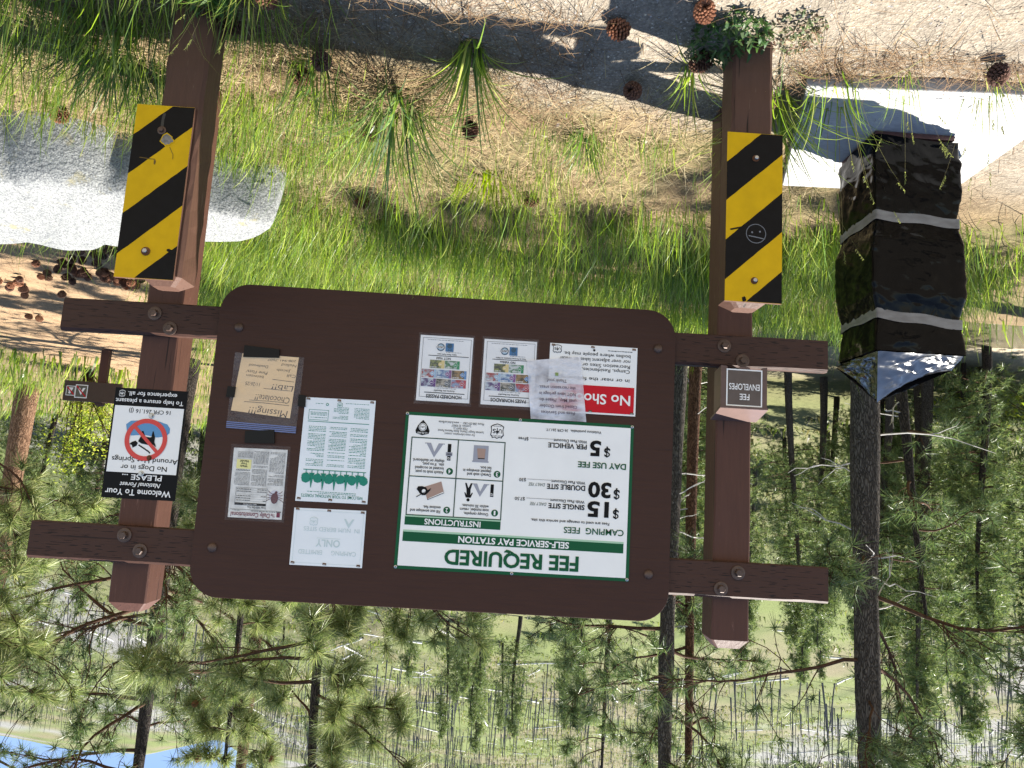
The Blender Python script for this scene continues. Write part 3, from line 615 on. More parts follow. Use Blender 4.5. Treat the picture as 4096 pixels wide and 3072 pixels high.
for xs in (bx0, bx1-t_): mb.add([(xs, by+t_, -.388), (xs+t_, by+t_, -.388), (xs+t_, -.0015, -.372), (xs, -.0015, -.372), (xs, by+t_, zt), (xs+t_, by+t_, zt), (xs+t_, -.0015, zt+.022), (xs, -.0015, zt+.022)], [(0,3,2,1),(4,5,6,7),(0,1,5,4),(1,2,6,5),(2,3,7,6),(3,0,4,7)])
mb.box(bx0+t_, bx1-t_, -.0045, -.0015, -.380, zt+.018); k_(mb.build('box_body', m_metal))
mb = MB(); lz = zt+.001; mb.add([(bx0-.002, by-.008, lz), (bx1+.002, by-.008, lz), (bx1+.002, by-.008, lz+.008), (bx0-.002, by-.008, lz+.008), (bx0-.002, .036, lz+.036), (bx1+.002, .036, lz+.036), (bx1+.002, .036, lz+.044), (bx0-.002, .036, lz+.044)], [(0,1,2,3),(0,4,5,1),(3,2,6,7),(1,5,6,2),(0,3,7,4),(4,7,6,5)]); k_(mb.build('lid', m_metal))
mb = MB(); y = by-.0006; mb.rect(-1.2385, -1.0975, -.3755, zt-.002, y, 0); mb.frame(-1.2385, -1.0975, -.3755, zt-.0005, .0050, y-.0006, 1)
text(mb, 'FEE', -1.1885, -1.1500, -.2785+.0, .0270*.85, y-.001, 1, .01); text(mb, 'ENVELOPES', -1.2280, -1.1080, -.3180, .0235, y-.001, 1, .01); k_(mb.build('label', [flat('brown_label', (.075, .055, .05), .3, .5, .15), m_white]))

# ------------------------------------------------------------------ striped bollards
m_sy = flat('yellow_stripe_paint', (.60, .36, .003), .45, .15, .07, scale=20); m_sk = flat('black_stripe_paint', (.005, .005, .0055), .4, .12, .2, scale=40)
m_chip = flat('bare_grey_wood', (.22, .20, .17), .8, .2, .4, scale=60)
def bollard(label, bx0, bx1, by0, by1, ztop, px0, px1, pz0, pz1, mark):
    r = empty('bollard', ((bx0+bx1)/2, (by0+by1)/2, G0), label, 'bollard', 'striped bollards in front of the board'); k_ = sub(r)
    mb = MB(); chamfer_post(mb, bx0, bx1, by0, by1, -1.72, ztop, .035, .028, nseg=20, wob=.0022, r=.012); k_(mb.build('timber_post', W_old))
    mb = MB(); yp = by0-.0125; mb.box(px0, px1, yp, by0-.0005, pz0, pz1, 1); mb.rect(px0, px1, pz0, pz1, yp-.0004, 0)
    # diagonal stripes falling to the left, with slightly ragged edges
    H = pz1-pz0; W = px1-px0; sl = .925*W; bw = .146
    def clip(poly, zlo, zhi):
        for lim, sgn in ((zlo, 1), (zhi, -1)):
            o = []
            for i in range(len(poly)):
                a_, b_ = poly[i], poly[(i+1) % len(poly)]; da, db = sgn*(a_[1]-lim), sgn*(b_[1]-lim)
                if da >= 0: o.append(a_)
                if da*db < 0: t = da/(da-db); o.append((a_[0]+(b_[0]-a_[0])*t, a_[1]+(b_[1]-a_[1])*t))
            poly = o
            if not poly: return poly
        return poly
    z_ = pz0-.072-2*bw
    while z_ < pz1+sl:
        a_ = [(px0+W*i/12, z_+sl*i/12+random.uniform(-.0012, .0012)) for i in range(13)]; b_ = [(px0+W*i/12, z_+bw+sl*i/12+random.uniform(-.0012, .0012)) for i in range(12, -1, -1)]
        p = clip(a_+b_, pz0+.001, pz1-.001)
        if len(p) > 2: mb.poly(p, yp-.0008, 2)
        z_ += 2*bw
    k_(mb.build('striped_panel', [m_sy, W_old, m_sk]))
    return r, k_, yp
def blob(mb, cx, cz, r, y, mi, seed, sx=1, sz=1, n=18):
    rr = random.Random(seed); mb.poly([(cx+sx*r*rr.uniform(.65, 1.1)*math.cos(2*math.pi*k/n), cz+sz*r*rr.uniform(.65, 1.1)*math.sin(2*math.pi*k/n)) for k in range(n)], y, mi)
r, k_, yp = bollard('striped bollard in front of the left post, a smiley scratched on it', -1.155, -1.004, -.400, -.262, -.575, -1.186, -.984, -1.187, -.557, 's')
for cz in (-1.090, -.635):
    mb = MB(); mb.lathe([(.0125, 0), (.0125, -.002), (.011, -.003)], (-1.088, yp-.001, cz), n=18, mi=0); mb.lathe([(.007, -.003), (.007, -.012), (.005, -.013)], (-1.088, yp-.001, cz), n=10, mi=1); k_(mb.build('bolt', [m_rust, m_steel]))
mb = MB(); y = yp-.0016; mb.ring(-1.092, -.808, .036, .0025, y, 0, 28); mb.disc(-1.078, -.812, .0035, y, 0); mb.disc(-1.106, -.816, .0035, y, 0); mb.line([(-1.124,-.789),(-1.100,-.794),(-1.080,-.797),(-1.066,-.799)], .0035, y, 0); k_(mb.build('scratched_smiley', flat('grey_scratch', (.16, .17, .18), .6, .2)))
for pl, w_ in (([(-1.040,-.792),(-1.008,-.785)], .0045), ([(-1.045,-.830),(-1.000,-.818)], .0055)):
    mb = MB(); mb.line(pl, w_, y-.0004); k_(mb.build('marker_stroke', m_sk))
mb = MB(); blob(mb, -1.052, -.566, .010, y, 0, 4, .8, 1.2); k_(mb.build('paint_chip', m_sk))
r, k_, yp = bollard('striped bollard in front of the right post, paint chipped to bare wood', .911, 1.060, -.400, -.262, -.520, .930, 1.133, -1.139, -.503, 'c')
for cz, ms in ((-1.045, m_bolt), (-.600, m_steel)):
    mb = MB(); mb.lathe([(.0155, 0), (.0155, -.002), (.013, -.003)], (1.035, yp-.001, cz), n=18, mi=0); mb.lathe([(.0085, -.003), (.0085, -.011), (.007, -.012)], (1.035, yp-.001, cz), n=6, mi=1); k_(mb.build('bolt', [m_rust if ms is m_steel else m_bolt, ms]))
mb = MB(); y = yp-.0016; blob(mb, 1.012, -1.012, .026, y, 0, 11, 1.0, 1.0); blob(mb, 1.012, -1.012, .021, y-.0006, 1, 11, 1.05, 1.0); chip_mats = [m_sy, m_chip, m_sk, flat('crack_brown', (.16, .10, .03), .8, .1), flat('grey_streak', (.05, .045, .035), .6, .2)]; k_(mb.build('chipped_paint', chip_mats)); mb = MB(); blob(mb, .945, -.602, .011, y, 2, 5, 1.2, 1); blob(mb, .958, -.609, .006, y-.0003, 2, 6, 1.2, 1); k_(mb.build('chipped_paint', chip_mats)); mb = MB(); mb.line([(1.000,-.985),(.992,-.970),(.985,-.958),(.984,-.940)], .002, y, 3); mb.line([(1.100,-.940),(1.070,-.937),(1.045,-.936)], .0025, y, 3); blob(mb, 1.045, -.925, .007, y, 3, 8, .7, 1.4); k_(mb.build('paint_cracks', chip_mats)); mb = MB(); mb.line([(1.036,-1.05),(1.036,-1.085),(1.033,-1.11)], .010, y+.0003, 4); k_(mb.build('grey_streak', chip_mats))
# ------------------------------------------------------------------ concrete pad and the bagged pay box
M_conc, nt, b = new_mat('concrete'); setb(b, .85, .2)
n1 = noise(nt, mapping(nt, (1, 1, 1)), 9, 6, .65); n2 = noise(nt, mapping(nt, (14, 40, 40)), 3, 5, .7)
nt.links.new(mixc(nt, .45, ramp(nt, n1, [(.3, (.29, .287, .278)), (.7, (.38, .375, .36))]), ramp(nt, n2, [(.35, (.22, .22, .215)), (.55, (.40, .395, .385))])), b.inputs['Base Color']); bump(nt, b, n2, .25, .004)
pad = [(-1.385, -.150), (-2.10, -.190), (-2.62, -.195), (-2.66, .05), (-2.50, .12), (-2.53, .700), (-2.02, .785), (-1.66, .800)]
mb = MB(); n = len(pad); mb.add([(p, q, -1.545) for p, q in pad]+[(p, q, -1.72) for p, q in pad], [tuple(range(n-1, -1, -1)), tuple(range(n, 2*n))]+[(k, (k+1) % n, n+(k+1) % n, n+k) for k in range(n)])
o = mb.build('concrete_pad', M_conc, bevel=.006); tag(o, 'pale concrete pad in the ground under the bagged pay box', 'concrete pad')

bx = empty('covered_pay_box', (-2.0, .32, -1.552), 'pay box wrapped in a black plastic bag with two bands of clear tape', 'box'); k_ = sub(bx)
M_bag, nt, b = new_mat('black_plastic_bag'); setb(b, .11, .11); b.inputs['Base Color'].default_value = (.003, .003, .0033, 1)
v = mapping(nt, (1, 1, 1)); w1 = N(nt, 'ShaderNodeTexVoronoi'); w1.feature = 'DISTANCE_TO_EDGE'; w1.inputs['Scale'].default_value = 5
dv = N(nt, 'ShaderNodeVectorMath'); dv.operation = 'ADD'; nz = N(nt, 'ShaderNodeTexNoise'); nz.inputs['Scale'].default_value = 5; nt.links.new(v, nz.inputs['Vector'])
nt.links.new(v, dv.inputs[0]); nt.links.new(nz.outputs['Color'], dv.inputs[1]); nt.links.new(dv.outputs[0], w1.inputs['Vector'])
bump(nt, b, mixc(nt, .5, noise(nt, mapping(nt, (2, 2, 1)), 4, 2, .5), w1.outputs['Distance']), .20, .04)
m_edge = flat('maroon_box_trim', (.09, .04, .035), .5, .3, .2)
BX0, BX1, BY0, BY1, BZ0, BZ1 = -2.185, -1.835, .165, .480, -1.552, -.540
mb = MB(); mb.box(BX0-.004, BX1+.004, BY0-.004, BY1+.004, BZ0+.004, BZ0+.030); mb.box(BX0+.012, BX1-.012, BY0+.012, BY1-.012, BZ0+.030, -.58); k_(mb.build('box_base', m_edge))
nu, nv = 132, 90
def rr_pt(u, e):   # rounded rectangle outline, u in 0..1, grown by e
    hx, hy = (BX1-BX0)/2+e, (BY1-BY0)/2+e; cx, cy = (BX0+BX1)/2, (BY0+BY1)/2
    per = 4*(hx+hy); d = (u*per) % per
    if d < 2*hx: return cx-hx+d, cy-hy, 0, -1
    d -= 2*hx
    if d < 2*hy: return cx+hx, cy-hy+d, 1, 0
    d -= 2*hy
    if d < 2*hx: return cx+hx-d, cy+hy, 0, 1
    d -= 2*hx; return cx-hx, cy+hy-d, -1, 0
TB = (-1.140, -.690)
prs = np.random.RandomState(5)
rid = [(prs.uniform(-1, 1), prs.uniform(-1, 1), prs.uniform(0, 6.3), prs.uniform(.3, 1)) for _ in range(26)]
def wrinkle(s, z):
    w = 0
    for a_, c_, ph, am in rid:
        q = abs(math.sin((a_*s+c_*z)*11+ph+1.7*math.sin(3*s+5*z+ph))); w += am*max(0, 1-q*2.6)**2
    return w/6
g = []
for j in range(nv+1):
    z_ = -1.515+(BZ1+1.515)*j/nv
    cin = min(min(abs(z_-t) for t in TB)/.10, 1.0)
    for i in range(nu):
        u = i/nu; p, q, nx, ny = rr_pt(u, 0); s = u*1.33
        ce = .004 + cin*(.010+.020*wrinkle(s, z_)+.010*(fbm(s*5, z_*4, 3, 3)-.4)) + (1-cin)*.004*abs(math.sin(s*46))
        if nx > .5: ce += .020*cin*math.exp(-((z_+.93)/.22)**2)
        if nx < -.5: ce += .014*cin*math.exp(-((z_+.85)/.2)**2)
        if ny < -.5: ce += .010*cin*math.exp(-((z_+.90)/.2)**2)
        # ease the corners
        p2, q2, _, _ = rr_pt(u, ce); g.append((p2, q2, z_+.012*math.sin(s*9+1)*(j < 3)))
gv = np.array(g).reshape(nv+1, nu, 3)
for _ in range(2): gv = .5*gv+.25*np.roll(gv, 1, 1)+.25*np.roll(gv, -1, 1)
idx = np.arange((nv+1)*nu).reshape(nv+1, nu)
F = np.stack([idx[:-1], np.roll(idx[:-1], -1, 1), np.roll(idx[1:], -1, 1), idx[1:]], -1).reshape(-1, 4)
k_(np_mesh('plastic_bag', gv.reshape(-1, 3), [F], M_bag, smooth=True))
# gathered, shiny end of the bag on top: a film pulled up into one pointed corner
ap = (-1.905, .320, -.338)
M_end, nt, b = new_mat('crumpled_bag_end'); setb(b, .15, .9); b.inputs['Base Color'].default_value = (.006, .0065, .008, 1); b.inputs['IOR'].default_value = 1.75
bump(nt, b, noise(nt, mapping(nt, (1, 1, 1)), 8, 2, .5), .35, .04)
def film_panel(mb, a0, a1, b0, b1, n=26, amp=.017, seed=0, sag=0):
    A0, A1, B0, B1 = map(np.array, (a0, a1, b0, b1)); vs = []
    nrm = np.cross(A1-A0, B0-A0); nrm = nrm/np.linalg.norm(nrm)
    for j in range(n+1):
        for i in range(n+1):
            u, w = i/n, j/n; P = (A0+(A1-A0)*u)*(1-w)+(B0+(B1-B0)*u)*w; ed = min(1, 4*min(u, 1-u, w, 1-w)+.15)
            P = P+nrm*ed*(amp*2.6*(wrinkle(u*.7+seed, w*.6+seed)-.25)+amp*2*(fbm(u*3+seed, w*3, 2, seed)-.5)) - np.array([0, 0, sag*math.sin(math.pi*u)*w]); vs.append(P)
    mb.add(vs, [(j*(n+1)+i, j*(n+1)+i+1, (j+1)*(n+1)+i+1, (j+1)*(n+1)+i) for j in range(n) for i in range(n)])
mb = MB()
fl_, fr_, br_, bl_ = (BX0-.012, BY0-.010, BZ1+.003), (BX1+.010, BY0-.010, BZ1+.003), (BX1+.012, BY1+.010, BZ1+.003), (BX0-.012, BY1+.01, BZ1+.003)
film_panel(mb, fl_, fr_, (-2.235, .300, -.500), ap, seed=1, sag=.030); film_panel(mb, fr_, br_, ap, (-1.80, .485, -.515), seed=3, sag=.02)
film_panel(mb, br_, bl_, (-1.80, .485, -.515), (-2.22, .45, -.515), seed=5); film_panel(mb, bl_, fl_, (-2.22, .45, -.515), (-2.235, .300, -.500), seed=6, amp=.006)
film_panel(mb, (-2.235, .300, -.500), ap, (-2.22, .45, -.515), (-1.80, .485, -.515), seed=8, sag=.03)
k_(mb.build('bag_end', M_end, smooth=True)); mb = MB(); film_panel(mb, (BX0-.012, BY0-.01, -1.49), (BX0-.012, BY0+.04, -1.40), (BX0-.06, BY0+.03, -1.47), (BX0-.045, BY0+.07, -1.44), n=8, seed=9)
k_(mb.build('bag_flap', M_end, smooth=True))
M_tape2, nt, b = new_mat('clear_packing_tape'); setb(b, .25, .5); nt.links.new(ramp(nt, noise(nt, mapping(nt, (1, 1, 3)), 12, 4), [(.3, (.12, .115, .11)), (.7, (.21, .205, .195))]), b.inputs['Base Color'])
for zt, sk in ((TB[0], .012), (TB[1], .02)):
    vs = []; nn = 96
    for i in range(nn):
        u = i/nn; p, q, nx, ny = rr_pt(u, .0115+.0015*abs(math.sin(i*1.9))); dz = sk*math.sin(2*math.pi*u+2.2)+.004*math.sin(u*40)
        vs += [(p, q, zt-.022+dz), (p, q, zt+.022+dz)]
    mb = MB(); mb.add(vs, [(2*i, 2*((i+1) % nn), 2*((i+1) % nn)+1, 2*i+1) for i in range(nn)]); k_(mb.build('tape_band', M_tape2, smooth=True))

# ------------------------------------------------------------------ granite boulder
M_gran, nt, b = new_mat('granite'); setb(b, .8, .25)
v = mapping(nt, (1, 1, 1)); vv = N(nt, 'ShaderNodeTexVoronoi'); vv.inputs['Scale'].default_value = 150; nt.links.new(v, vv.inputs['Vector'])
c = ramp(nt, vv.outputs['Color'], [(.15, (.13, .135, .138)), (.4, (.20, .206, .204)), (.8, (.27, .275, .265))]); c = mixc(nt, .6, c, ramp(nt, noise(nt, v, 130, 4, .7), [(.33, (.30, .30, .31)), (.5, (1, 1, 1)), (.75, (1.25, 1.25, 1.2))]), 'MULTIPLY')
lich = ramp(nt, noise(nt, v, 6, 6, .7), [(.60, (0, 0, 0)), (.68, (.8, .8, .8))]); c = mixc(nt, lich, c, (.22, .20, .12)); nt.links.new(c, b.inputs['Base Color'])
bump(nt, b, mixc(nt, .4, noise(nt, v, 5, 7, .7), noise(nt, v, 45, 4, .7)), .8, .03)
def boulder(name, outline, z0, ztop, tilt, label, seed, n=60):
    # outline (x, y) of the foot; a low slab rising steeply at the rim to a gently tilted top
    P = np.array(outline); cx, cy = P.mean(0); ang = np.linspace(0, 2*np.pi, 97)[:-1]
    pa = np.arctan2(P[:, 1]-cy, P[:, 0]-cx); pr = np.hypot(P[:, 0]-cx, P[:, 1]-cy); o_ = np.argsort(pa); rad = np.interp(ang, np.concatenate([pa[o_]-2*np.pi, pa[o_], pa[o_]+2*np.pi]) % 1e9 if False else np.concatenate([pa[o_]-2*np.pi, pa[o_], pa[o_]+2*np.pi, pa[o_]+4*np.pi]), np.concatenate([pr[o_]]*4))
    rs = np.concatenate([np.linspace(0, .82, 22), np.linspace(.84, 1.0, 14)]); vs = []
    for r_ in rs:
        for a_, R0 in zip(ang, rad):
            p, q = cx+R0*r_*math.cos(a_), cy+R0*r_*math.sin(a_)
            top = ztop + tilt[0]*(p-cx)+tilt[1]*(q-cy) + .05*(fbm(p*2.3, q*2.3, 4, seed)-.5) + .012*(fbm(p*11, q*11, 3, seed+1)-.5)
            fr_ = max(0., -math.sin(a_)); f = 1-sst(.93-.38*fr_, 1.02, r_+.05*(fbm(p*3, q*3, 2, seed+2)-.5))**(1.2+.6*fr_)
            vs.append((p, q, z0+(top-z0)*f))
    n_ = len(ang); fs = [(j*n_+i, j*n_+(i+1) % n_, (j+1)*n_+(i+1) % n_, (j+1)*n_+i) for j in range(len(rs)-1) for i in range(n_)]
    o = np_mesh(name, np.array(vs), [np.array(fs)], M_gran, smooth=True); tag(o, label, 'boulder'); return o
boulder('boulder', [(.99, .98), (1.30, .80), (1.75, .62), (2.3, .46), (3.0, .40), (3.4, .9), (3.2, 1.36), (2.6, 1.30), (2.1, 1.26), (1.62, 1.20), (1.20, 1.18)], -1.60, -1.17, (.03, .16), 'big pale granite boulder with a flat top behind the right post', 5)

# ------------------------------------------------------------------ low trail sign by the path
tx, ty = 5.42, 7.60; tg = gz(tx, ty)
r = empty('trail_sign', (tx, ty, tg), 'small low brown sign with two crossed out pictures on one post', 'sign', rz=-.12)
mb = MB(); chamfer_post(mb, -.055, .055, .03, .13, -.15, .80, .02, .02); mb.build('post', W_post, r)
mb = MB(); mb.box(-.30, .46, -.02, .03, .49, .775); mb.build('board_panel', flat('trail_sign_brown', (.06, .035, .022), .5, .3, .1), r, bevel=.004)
mb = MB(); y = -.0225
for cx, w in ((.225, .082), (.365, .060)):
    cz = .635; mb.rect(cx-w, cx+w, cz-w*1.15, cz+w*1.15, y, 0); mb.rect(cx-w*.86, cx+w*.86, cz-w*1.0, cz+w*1.0, y-.002, 1)
    if w > .07: mb.poly([(cx-.052,cz-.05),(cx-.02,cz-.05),(cx,cz-.005),(cx+.02,cz-.05),(cx+.052,cz-.05),(cx,cz+.055)], y-.004, 0)
    else: mb.disc(cx+.01, cz+.028, .016, y-.004, 0, 10); mb.poly([(cx-.035,cz-.045),(cx+.035,cz-.045),(cx+.02,cz+.012),(cx-.012,cz+.012)], y-.004, 0)
    mb.line([(cx-w*.8, cz+w*.9), (cx+w*.8, cz-w*.9)], .016, y-.006, 2)
mb.build('pictograms', [m_white, flat('pictogram_olive', (.10, .095, .07), .5, .3), m_red], r)
# ------------------------------------------------------------------ blades, needles, tubes (all by arrays)
M_grass = leafmat('grass_blades', .58); M_needle = leafmat('pine_needles', .30, .4, .35); M_leaf = leafmat('shrub_leaves', .45, .45, .3)
M_dry = leafmat('dry_straw', .15, .7, .15)
def blades(P, H, W, az, lean, curl, C, seg=4):
    """P (n,3) roots, H heights, W widths, az bearing of the bow, lean start angle, curl extra bend, C colours"""
    n = len(P); T = np.linspace(0, 1, seg+1); dx, dy = np.cos(az), np.sin(az); sx, sy = -dy, dx
    pos = P.copy(); rows = []; out = []; cols = []
    for k, t in enumerate(T):
        w = W*(1-t)**.7*.5 + (.0002 if k < seg else 0)
        if k < seg:
            out.append(np.stack([pos[:, 0]-sx*w, pos[:, 1]-sy*w, pos[:, 2]], 1)); out.append(np.stack([pos[:, 0]+sx*w, pos[:, 1]+sy*w, pos[:, 2]], 1))
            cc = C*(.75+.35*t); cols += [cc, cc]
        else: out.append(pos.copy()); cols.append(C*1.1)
        a = lean + curl*t; st = H/seg
        pos = pos + np.stack([dx*np.sin(a)*st, dy*np.sin(a)*st, np.cos(a)*st], 1)
    V = np.concatenate(out); C2 = np.concatenate(cols); i = np.arange(n); Fq = []
    for k in range(seg-1): Fq.append(np.stack([i+2*k*n, i+(2*k+1)*n, i+(2*k+3)*n, i+(2*k+2)*n], 1))
    k = seg-1; Ft = np.stack([i+2*k*n, i+(2*k+1)*n, i+(2*k+2)*n], 1)
    return V, [np.concatenate(Fq), Ft], C2
class Acc:
    def __init__(s): s.V = []; s.Q = []; s.T = []; s.C = []; s.n = 0
    def add(s, V, F, C):
        for f in F:
            if len(f): (s.Q if f.shape[1] == 4 else s.T).append(f+s.n)
        s.V.append(V); s.C.append(C); s.n += len(V)
    def build(s, name, M, parent=None, smooth=False, loc=None):
        F = ([np.concatenate(s.Q)] if s.Q else [])+([np.concatenate(s.T)] if s.T else [])
        return np_mesh(name, np.concatenate(s.V), F, M, parent, np.clip(np.concatenate(s.C), 0, 1), smooth, loc=loc)
GREEN = np.array([[.19, .27, .040], [.25, .33, .055], [.13, .21, .035], [.30, .34, .10], [.12, .19, .060]])
DRY = np.array([[.34, .26, .13], [.27, .20, .10], [.40, .33, .19], [.20, .14, .08]])
def pick(pal, n, var=.18, r=None):
    r = r or rng; c = pal[r.integers(0, len(pal), n)]; return c*(1+var*r.standard_normal((n, 1)))
def scatter(n, x0, x1, y0, y1, dens):
    x = rng.uniform(x0, x1, n); y = rng.uniform(y0, y1, n); k = rng.random(n) < dens(x, y); return x[k], y[k]
def inside(x, y, poly):
    c = np.zeros(len(x), bool); n = len(poly)
    for i in range(n):
        (xa, ya), (xb, yb) = poly[i], poly[i-1]
        c ^= ((ya > y) != (yb > y)) & (x < (xb-xa)*(y-ya)/(yb-ya+1e-12)+xa)
    return c
ROCK = [(1.02, 1.0), (1.32, .86), (1.75, .70), (2.3, .55), (3.0, .50), (3.35, .9), (3.15, 1.32), (2.6, 1.27), (2.1, 1.22), (1.62, 1.17), (1.22, 1.15)]
SLAB = pad
def free(x, y):
    k = ~inside(x, y, ROCK) & ~inside(x, y, SLAB)
    for a, b_, c_, d_ in ((-1.24, -1.1, .04, .19), (1.08, 1.23, .04, .19), (-1.16, -1.0, -.41, -.25), (.91, 1.06, -.41, -.25), (-2.2, -1.82, .15, .5)): k &= ~((x > a) & (x < b_) & (y > c_) & (y < d_))
    return k.astype(float)
def grass_patch(acc, n, x0, x1, y0, y1, dens, h, w, pal, lean=.25, curl=.9, seg=4):
    x, y = scatter(n, x0, x1, y0, y1, lambda x, y: np.clip(dens(x, y), 0, 1)*free(x, y)); m_ = len(x)
    if not m_: return
    z = height(x, y)-.008; hh = h*np.exp(.33*rng.standard_normal(m_)); clump = fbm(x*3, y*3, 3, 77)
    hh = hh*(.55+.9*clump)
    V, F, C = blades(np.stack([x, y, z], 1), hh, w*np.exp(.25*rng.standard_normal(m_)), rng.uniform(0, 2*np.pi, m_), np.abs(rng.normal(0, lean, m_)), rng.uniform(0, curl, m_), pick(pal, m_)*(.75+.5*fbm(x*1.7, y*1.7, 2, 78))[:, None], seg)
    acc.add(V, F, C)
g1 = Acc()
cl = lambda s, lo, hi, sd: (lambda x, y: sst(lo, hi, fbm(x*s, y*s, 3, sd)))
strip = lambda x, y: sst(.95, 1.7, y+.35*(fbm(x*2, y*2, 2, 81)-.5))*(1-path_w(x, y))*sst(-3.9, -3.5, x)
# lush strip behind the sign, up to and over the edge of the bank
grass_patch(g1, 70000, -3.9, 3.2, .8, 4.6, lambda x, y: strip(x, y)*(.35+.65*sst(.35, .6, fbm(x*1.8, y*1.8, 3, 82))), .27, .0052, GREEN, .3, 1.3)
grass_patch(g1, 9000, -4.5, 3.2, 3.3, 6.5, lambda x, y: .7*(1-path_w(x, y)), .26, .008, GREEN)
# thin growth between the posts and round the boulder
grass_patch(g1, 9000, -1.0, 1.6, .10, 1.4, lambda x, y: .10+.55*sst(.52, .7, fbm(x*2.6, y*2.6, 3, 83)), .12, .0036, GREEN)
grass_patch(g1, 11000, .25, 3.2, -.85, .95, lambda x, y: sst(.25, .75, x+.4*(fbm(x*2, y*2, 2, 84)-.5))*(.25+.75*sst(.40, .6, fbm(x*2.4, y*2.4, 3, 85))), .17, .0042, GREEN)
grass_patch(g1, 1800, -3.3, -1.1, -.30, 1.3, lambda x, y: .5*sst(.55, .7, fbm(x*3, y*3, 3, 86))*sst(-.2, .1, y), .14, .004, GREEN)
# right-hand bench and lawn by the trail sign, seen small
grass_patch(g1, 16000, 2.2, 12.5, 2.2, 14.5, lambda x, y: (1-path_w(x, y))*sst(.30, .55, fbm(x*.8, y*.8, 3, 87))*(y < bank_y(x)+1.5), .20, .011, GREEN, seg=3)
grass_patch(g1, 9000, 6, 30, 8, 26, lambda x, y: sst(.3, .5, fbm(x*.4, y*.4, 3, 88)), .30, .03, GREEN, seg=3)
grass_patch(g1, 2500, -12, -4, 1, 9, lambda x, y: (y < bank_y(x)+1.2)*.6, .28, .012, GREEN, seg=3)
o = g1.build('grass', M_grass); tag(o, kind='stuff')
# pale dead grass lying in the thatch, and pine needle litter
g2 = Acc()
def litter(n, x0, x1, y0, y1, dens, L, w, pal):
    x, y = scatter(n, x0, x1, y0, y1, lambda x, y: np.clip(dens(x, y), 0, 1)*free(x, y)); m_ = len(x)
    z = height(x, y)+rng.uniform(.002, .022, m_)
    V, F, C = blades(np.stack([x, y, z], 1), L*np.exp(.3*rng.standard_normal(m_)), np.full(m_, w), rng.uniform(0, 2*np.pi, m_), rng.uniform(1.15, 1.62, m_), rng.uniform(-.3, .6, m_), pick(pal, m_), 3); g2.add(V, F, C)
litter(20000, -1.9, 3.1, -.45, 1.9, lambda x, y: (1-.93*gravel_w(x, y))*(.35+.65*sst(.35, .6, fbm(x*3, y*3, 3, 91))), .13, .0026, DRY)
litter(4500, -3.8, 3.0, 1.6, 4.3, lambda x, y: .8*(1-path_w(x, y)), .15, .004, DRY)
o = g2.build('dead_grass', M_dry); tag(o, kind='stuff')
g2 = Acc()
NEED = np.array([[.21, .135, .07], [.16, .095, .05], [.26, .18, .10], [.11, .065, .04]])
litter(5200, -3.6, 3.0, -1.5, 1.0, lambda x, y: .25+.6*sst(.5, .68, fbm(x*1.9, y*1.9, 3, 92)), .16, .0019, NEED)
litter(1500, -2.9, -1.25, -.42, -.08, lambda x, y: .9, .17, .0019, NEED)
litter(2200, -.5, .9, -.55, .25, lambda x, y: .8, .16, .0019, NEED)
litter(5000, 2.2, 8, 2.0, 10, lambda x, y: .6*path_w(x, y), .17, .005, NEED)
o = g2.build('pine_needle_litter', M_dry); tag(o, kind='stuff')
# gravel grains
def stones(n, x0, x1, y0, y1, dens, r0, r1):
    x, y = scatter(n, x0, x1, y0, y1, lambda x, y: dens(x, y)*free(x, y)); m_ = len(x); r = rng.uniform(r0, r1, m_)**1.0
    B = np.array([(1,0,0),(-1,0,0),(0,1,0),(0,-1,0),(0,0,1),(0,0,-.5),(.6,.6,.5),(-.6,.55,.45),(.5,-.65,.4),(-.55,-.6,.5)])
    Fb = np.array([(4,0,6),(4,6,2),(4,2,7),(4,7,1),(4,1,9),(4,9,3),(4,3,8),(4,8,0),(6,0,2),(7,2,1),(9,1,3),(8,3,0),(5,2,0),(5,1,2),(5,3,1),(5,0,3)])
    a = rng.uniform(0, 6.28, m_); j = 1+.35*rng.standard_normal((m_, len(B), 1)); S = np.stack([r, r*rng.uniform(.6, 1, m_), r*rng.uniform(.4, .8, m_)], 1)
    L = B[None]*j*S[:, None, :]; X = L[..., 0]*np.cos(a)[:, None]-L[..., 1]*np.sin(a)[:, None]; Y = L[..., 0]*np.sin(a)[:, None]+L[..., 1]*np.cos(a)[:, None]
    V = np.stack([X+x[:, None], Y+y[:, None], L[..., 2]+(height(x, y))[:, None]], -1).reshape(-1, 3)
    F = (Fb[None]+(np.arange(m_)*len(B))[:, None, None]).reshape(-1, 3); C = np.repeat(pick(np.array([[.34,.29,.22],[.28,.26,.24],[.40,.36,.30],[.20,.17,.14]]), m_, .15), len(B), 0); return V, [F], C
a_ = Acc(); a_.add(*stones(16000, -3.4, .9, -1.25, .35, lambda x, y: .9*gravel_w(x, y), .0016, .0052)); a_.add(*stones(160, -3.2, 1.0, -1.2, .6, lambda x, y: .7, .006, .014))
M_peb, nt, b = new_mat('gravel_grains'); setb(b, .85, .2); at_ = N(nt, 'ShaderNodeAttribute'); at_.attribute_name = 'col'; nt.links.new(at_.outputs['Color'], b.inputs['Base Color'])
o = a_.build('gravel', M_peb); tag(o, kind='stuff')

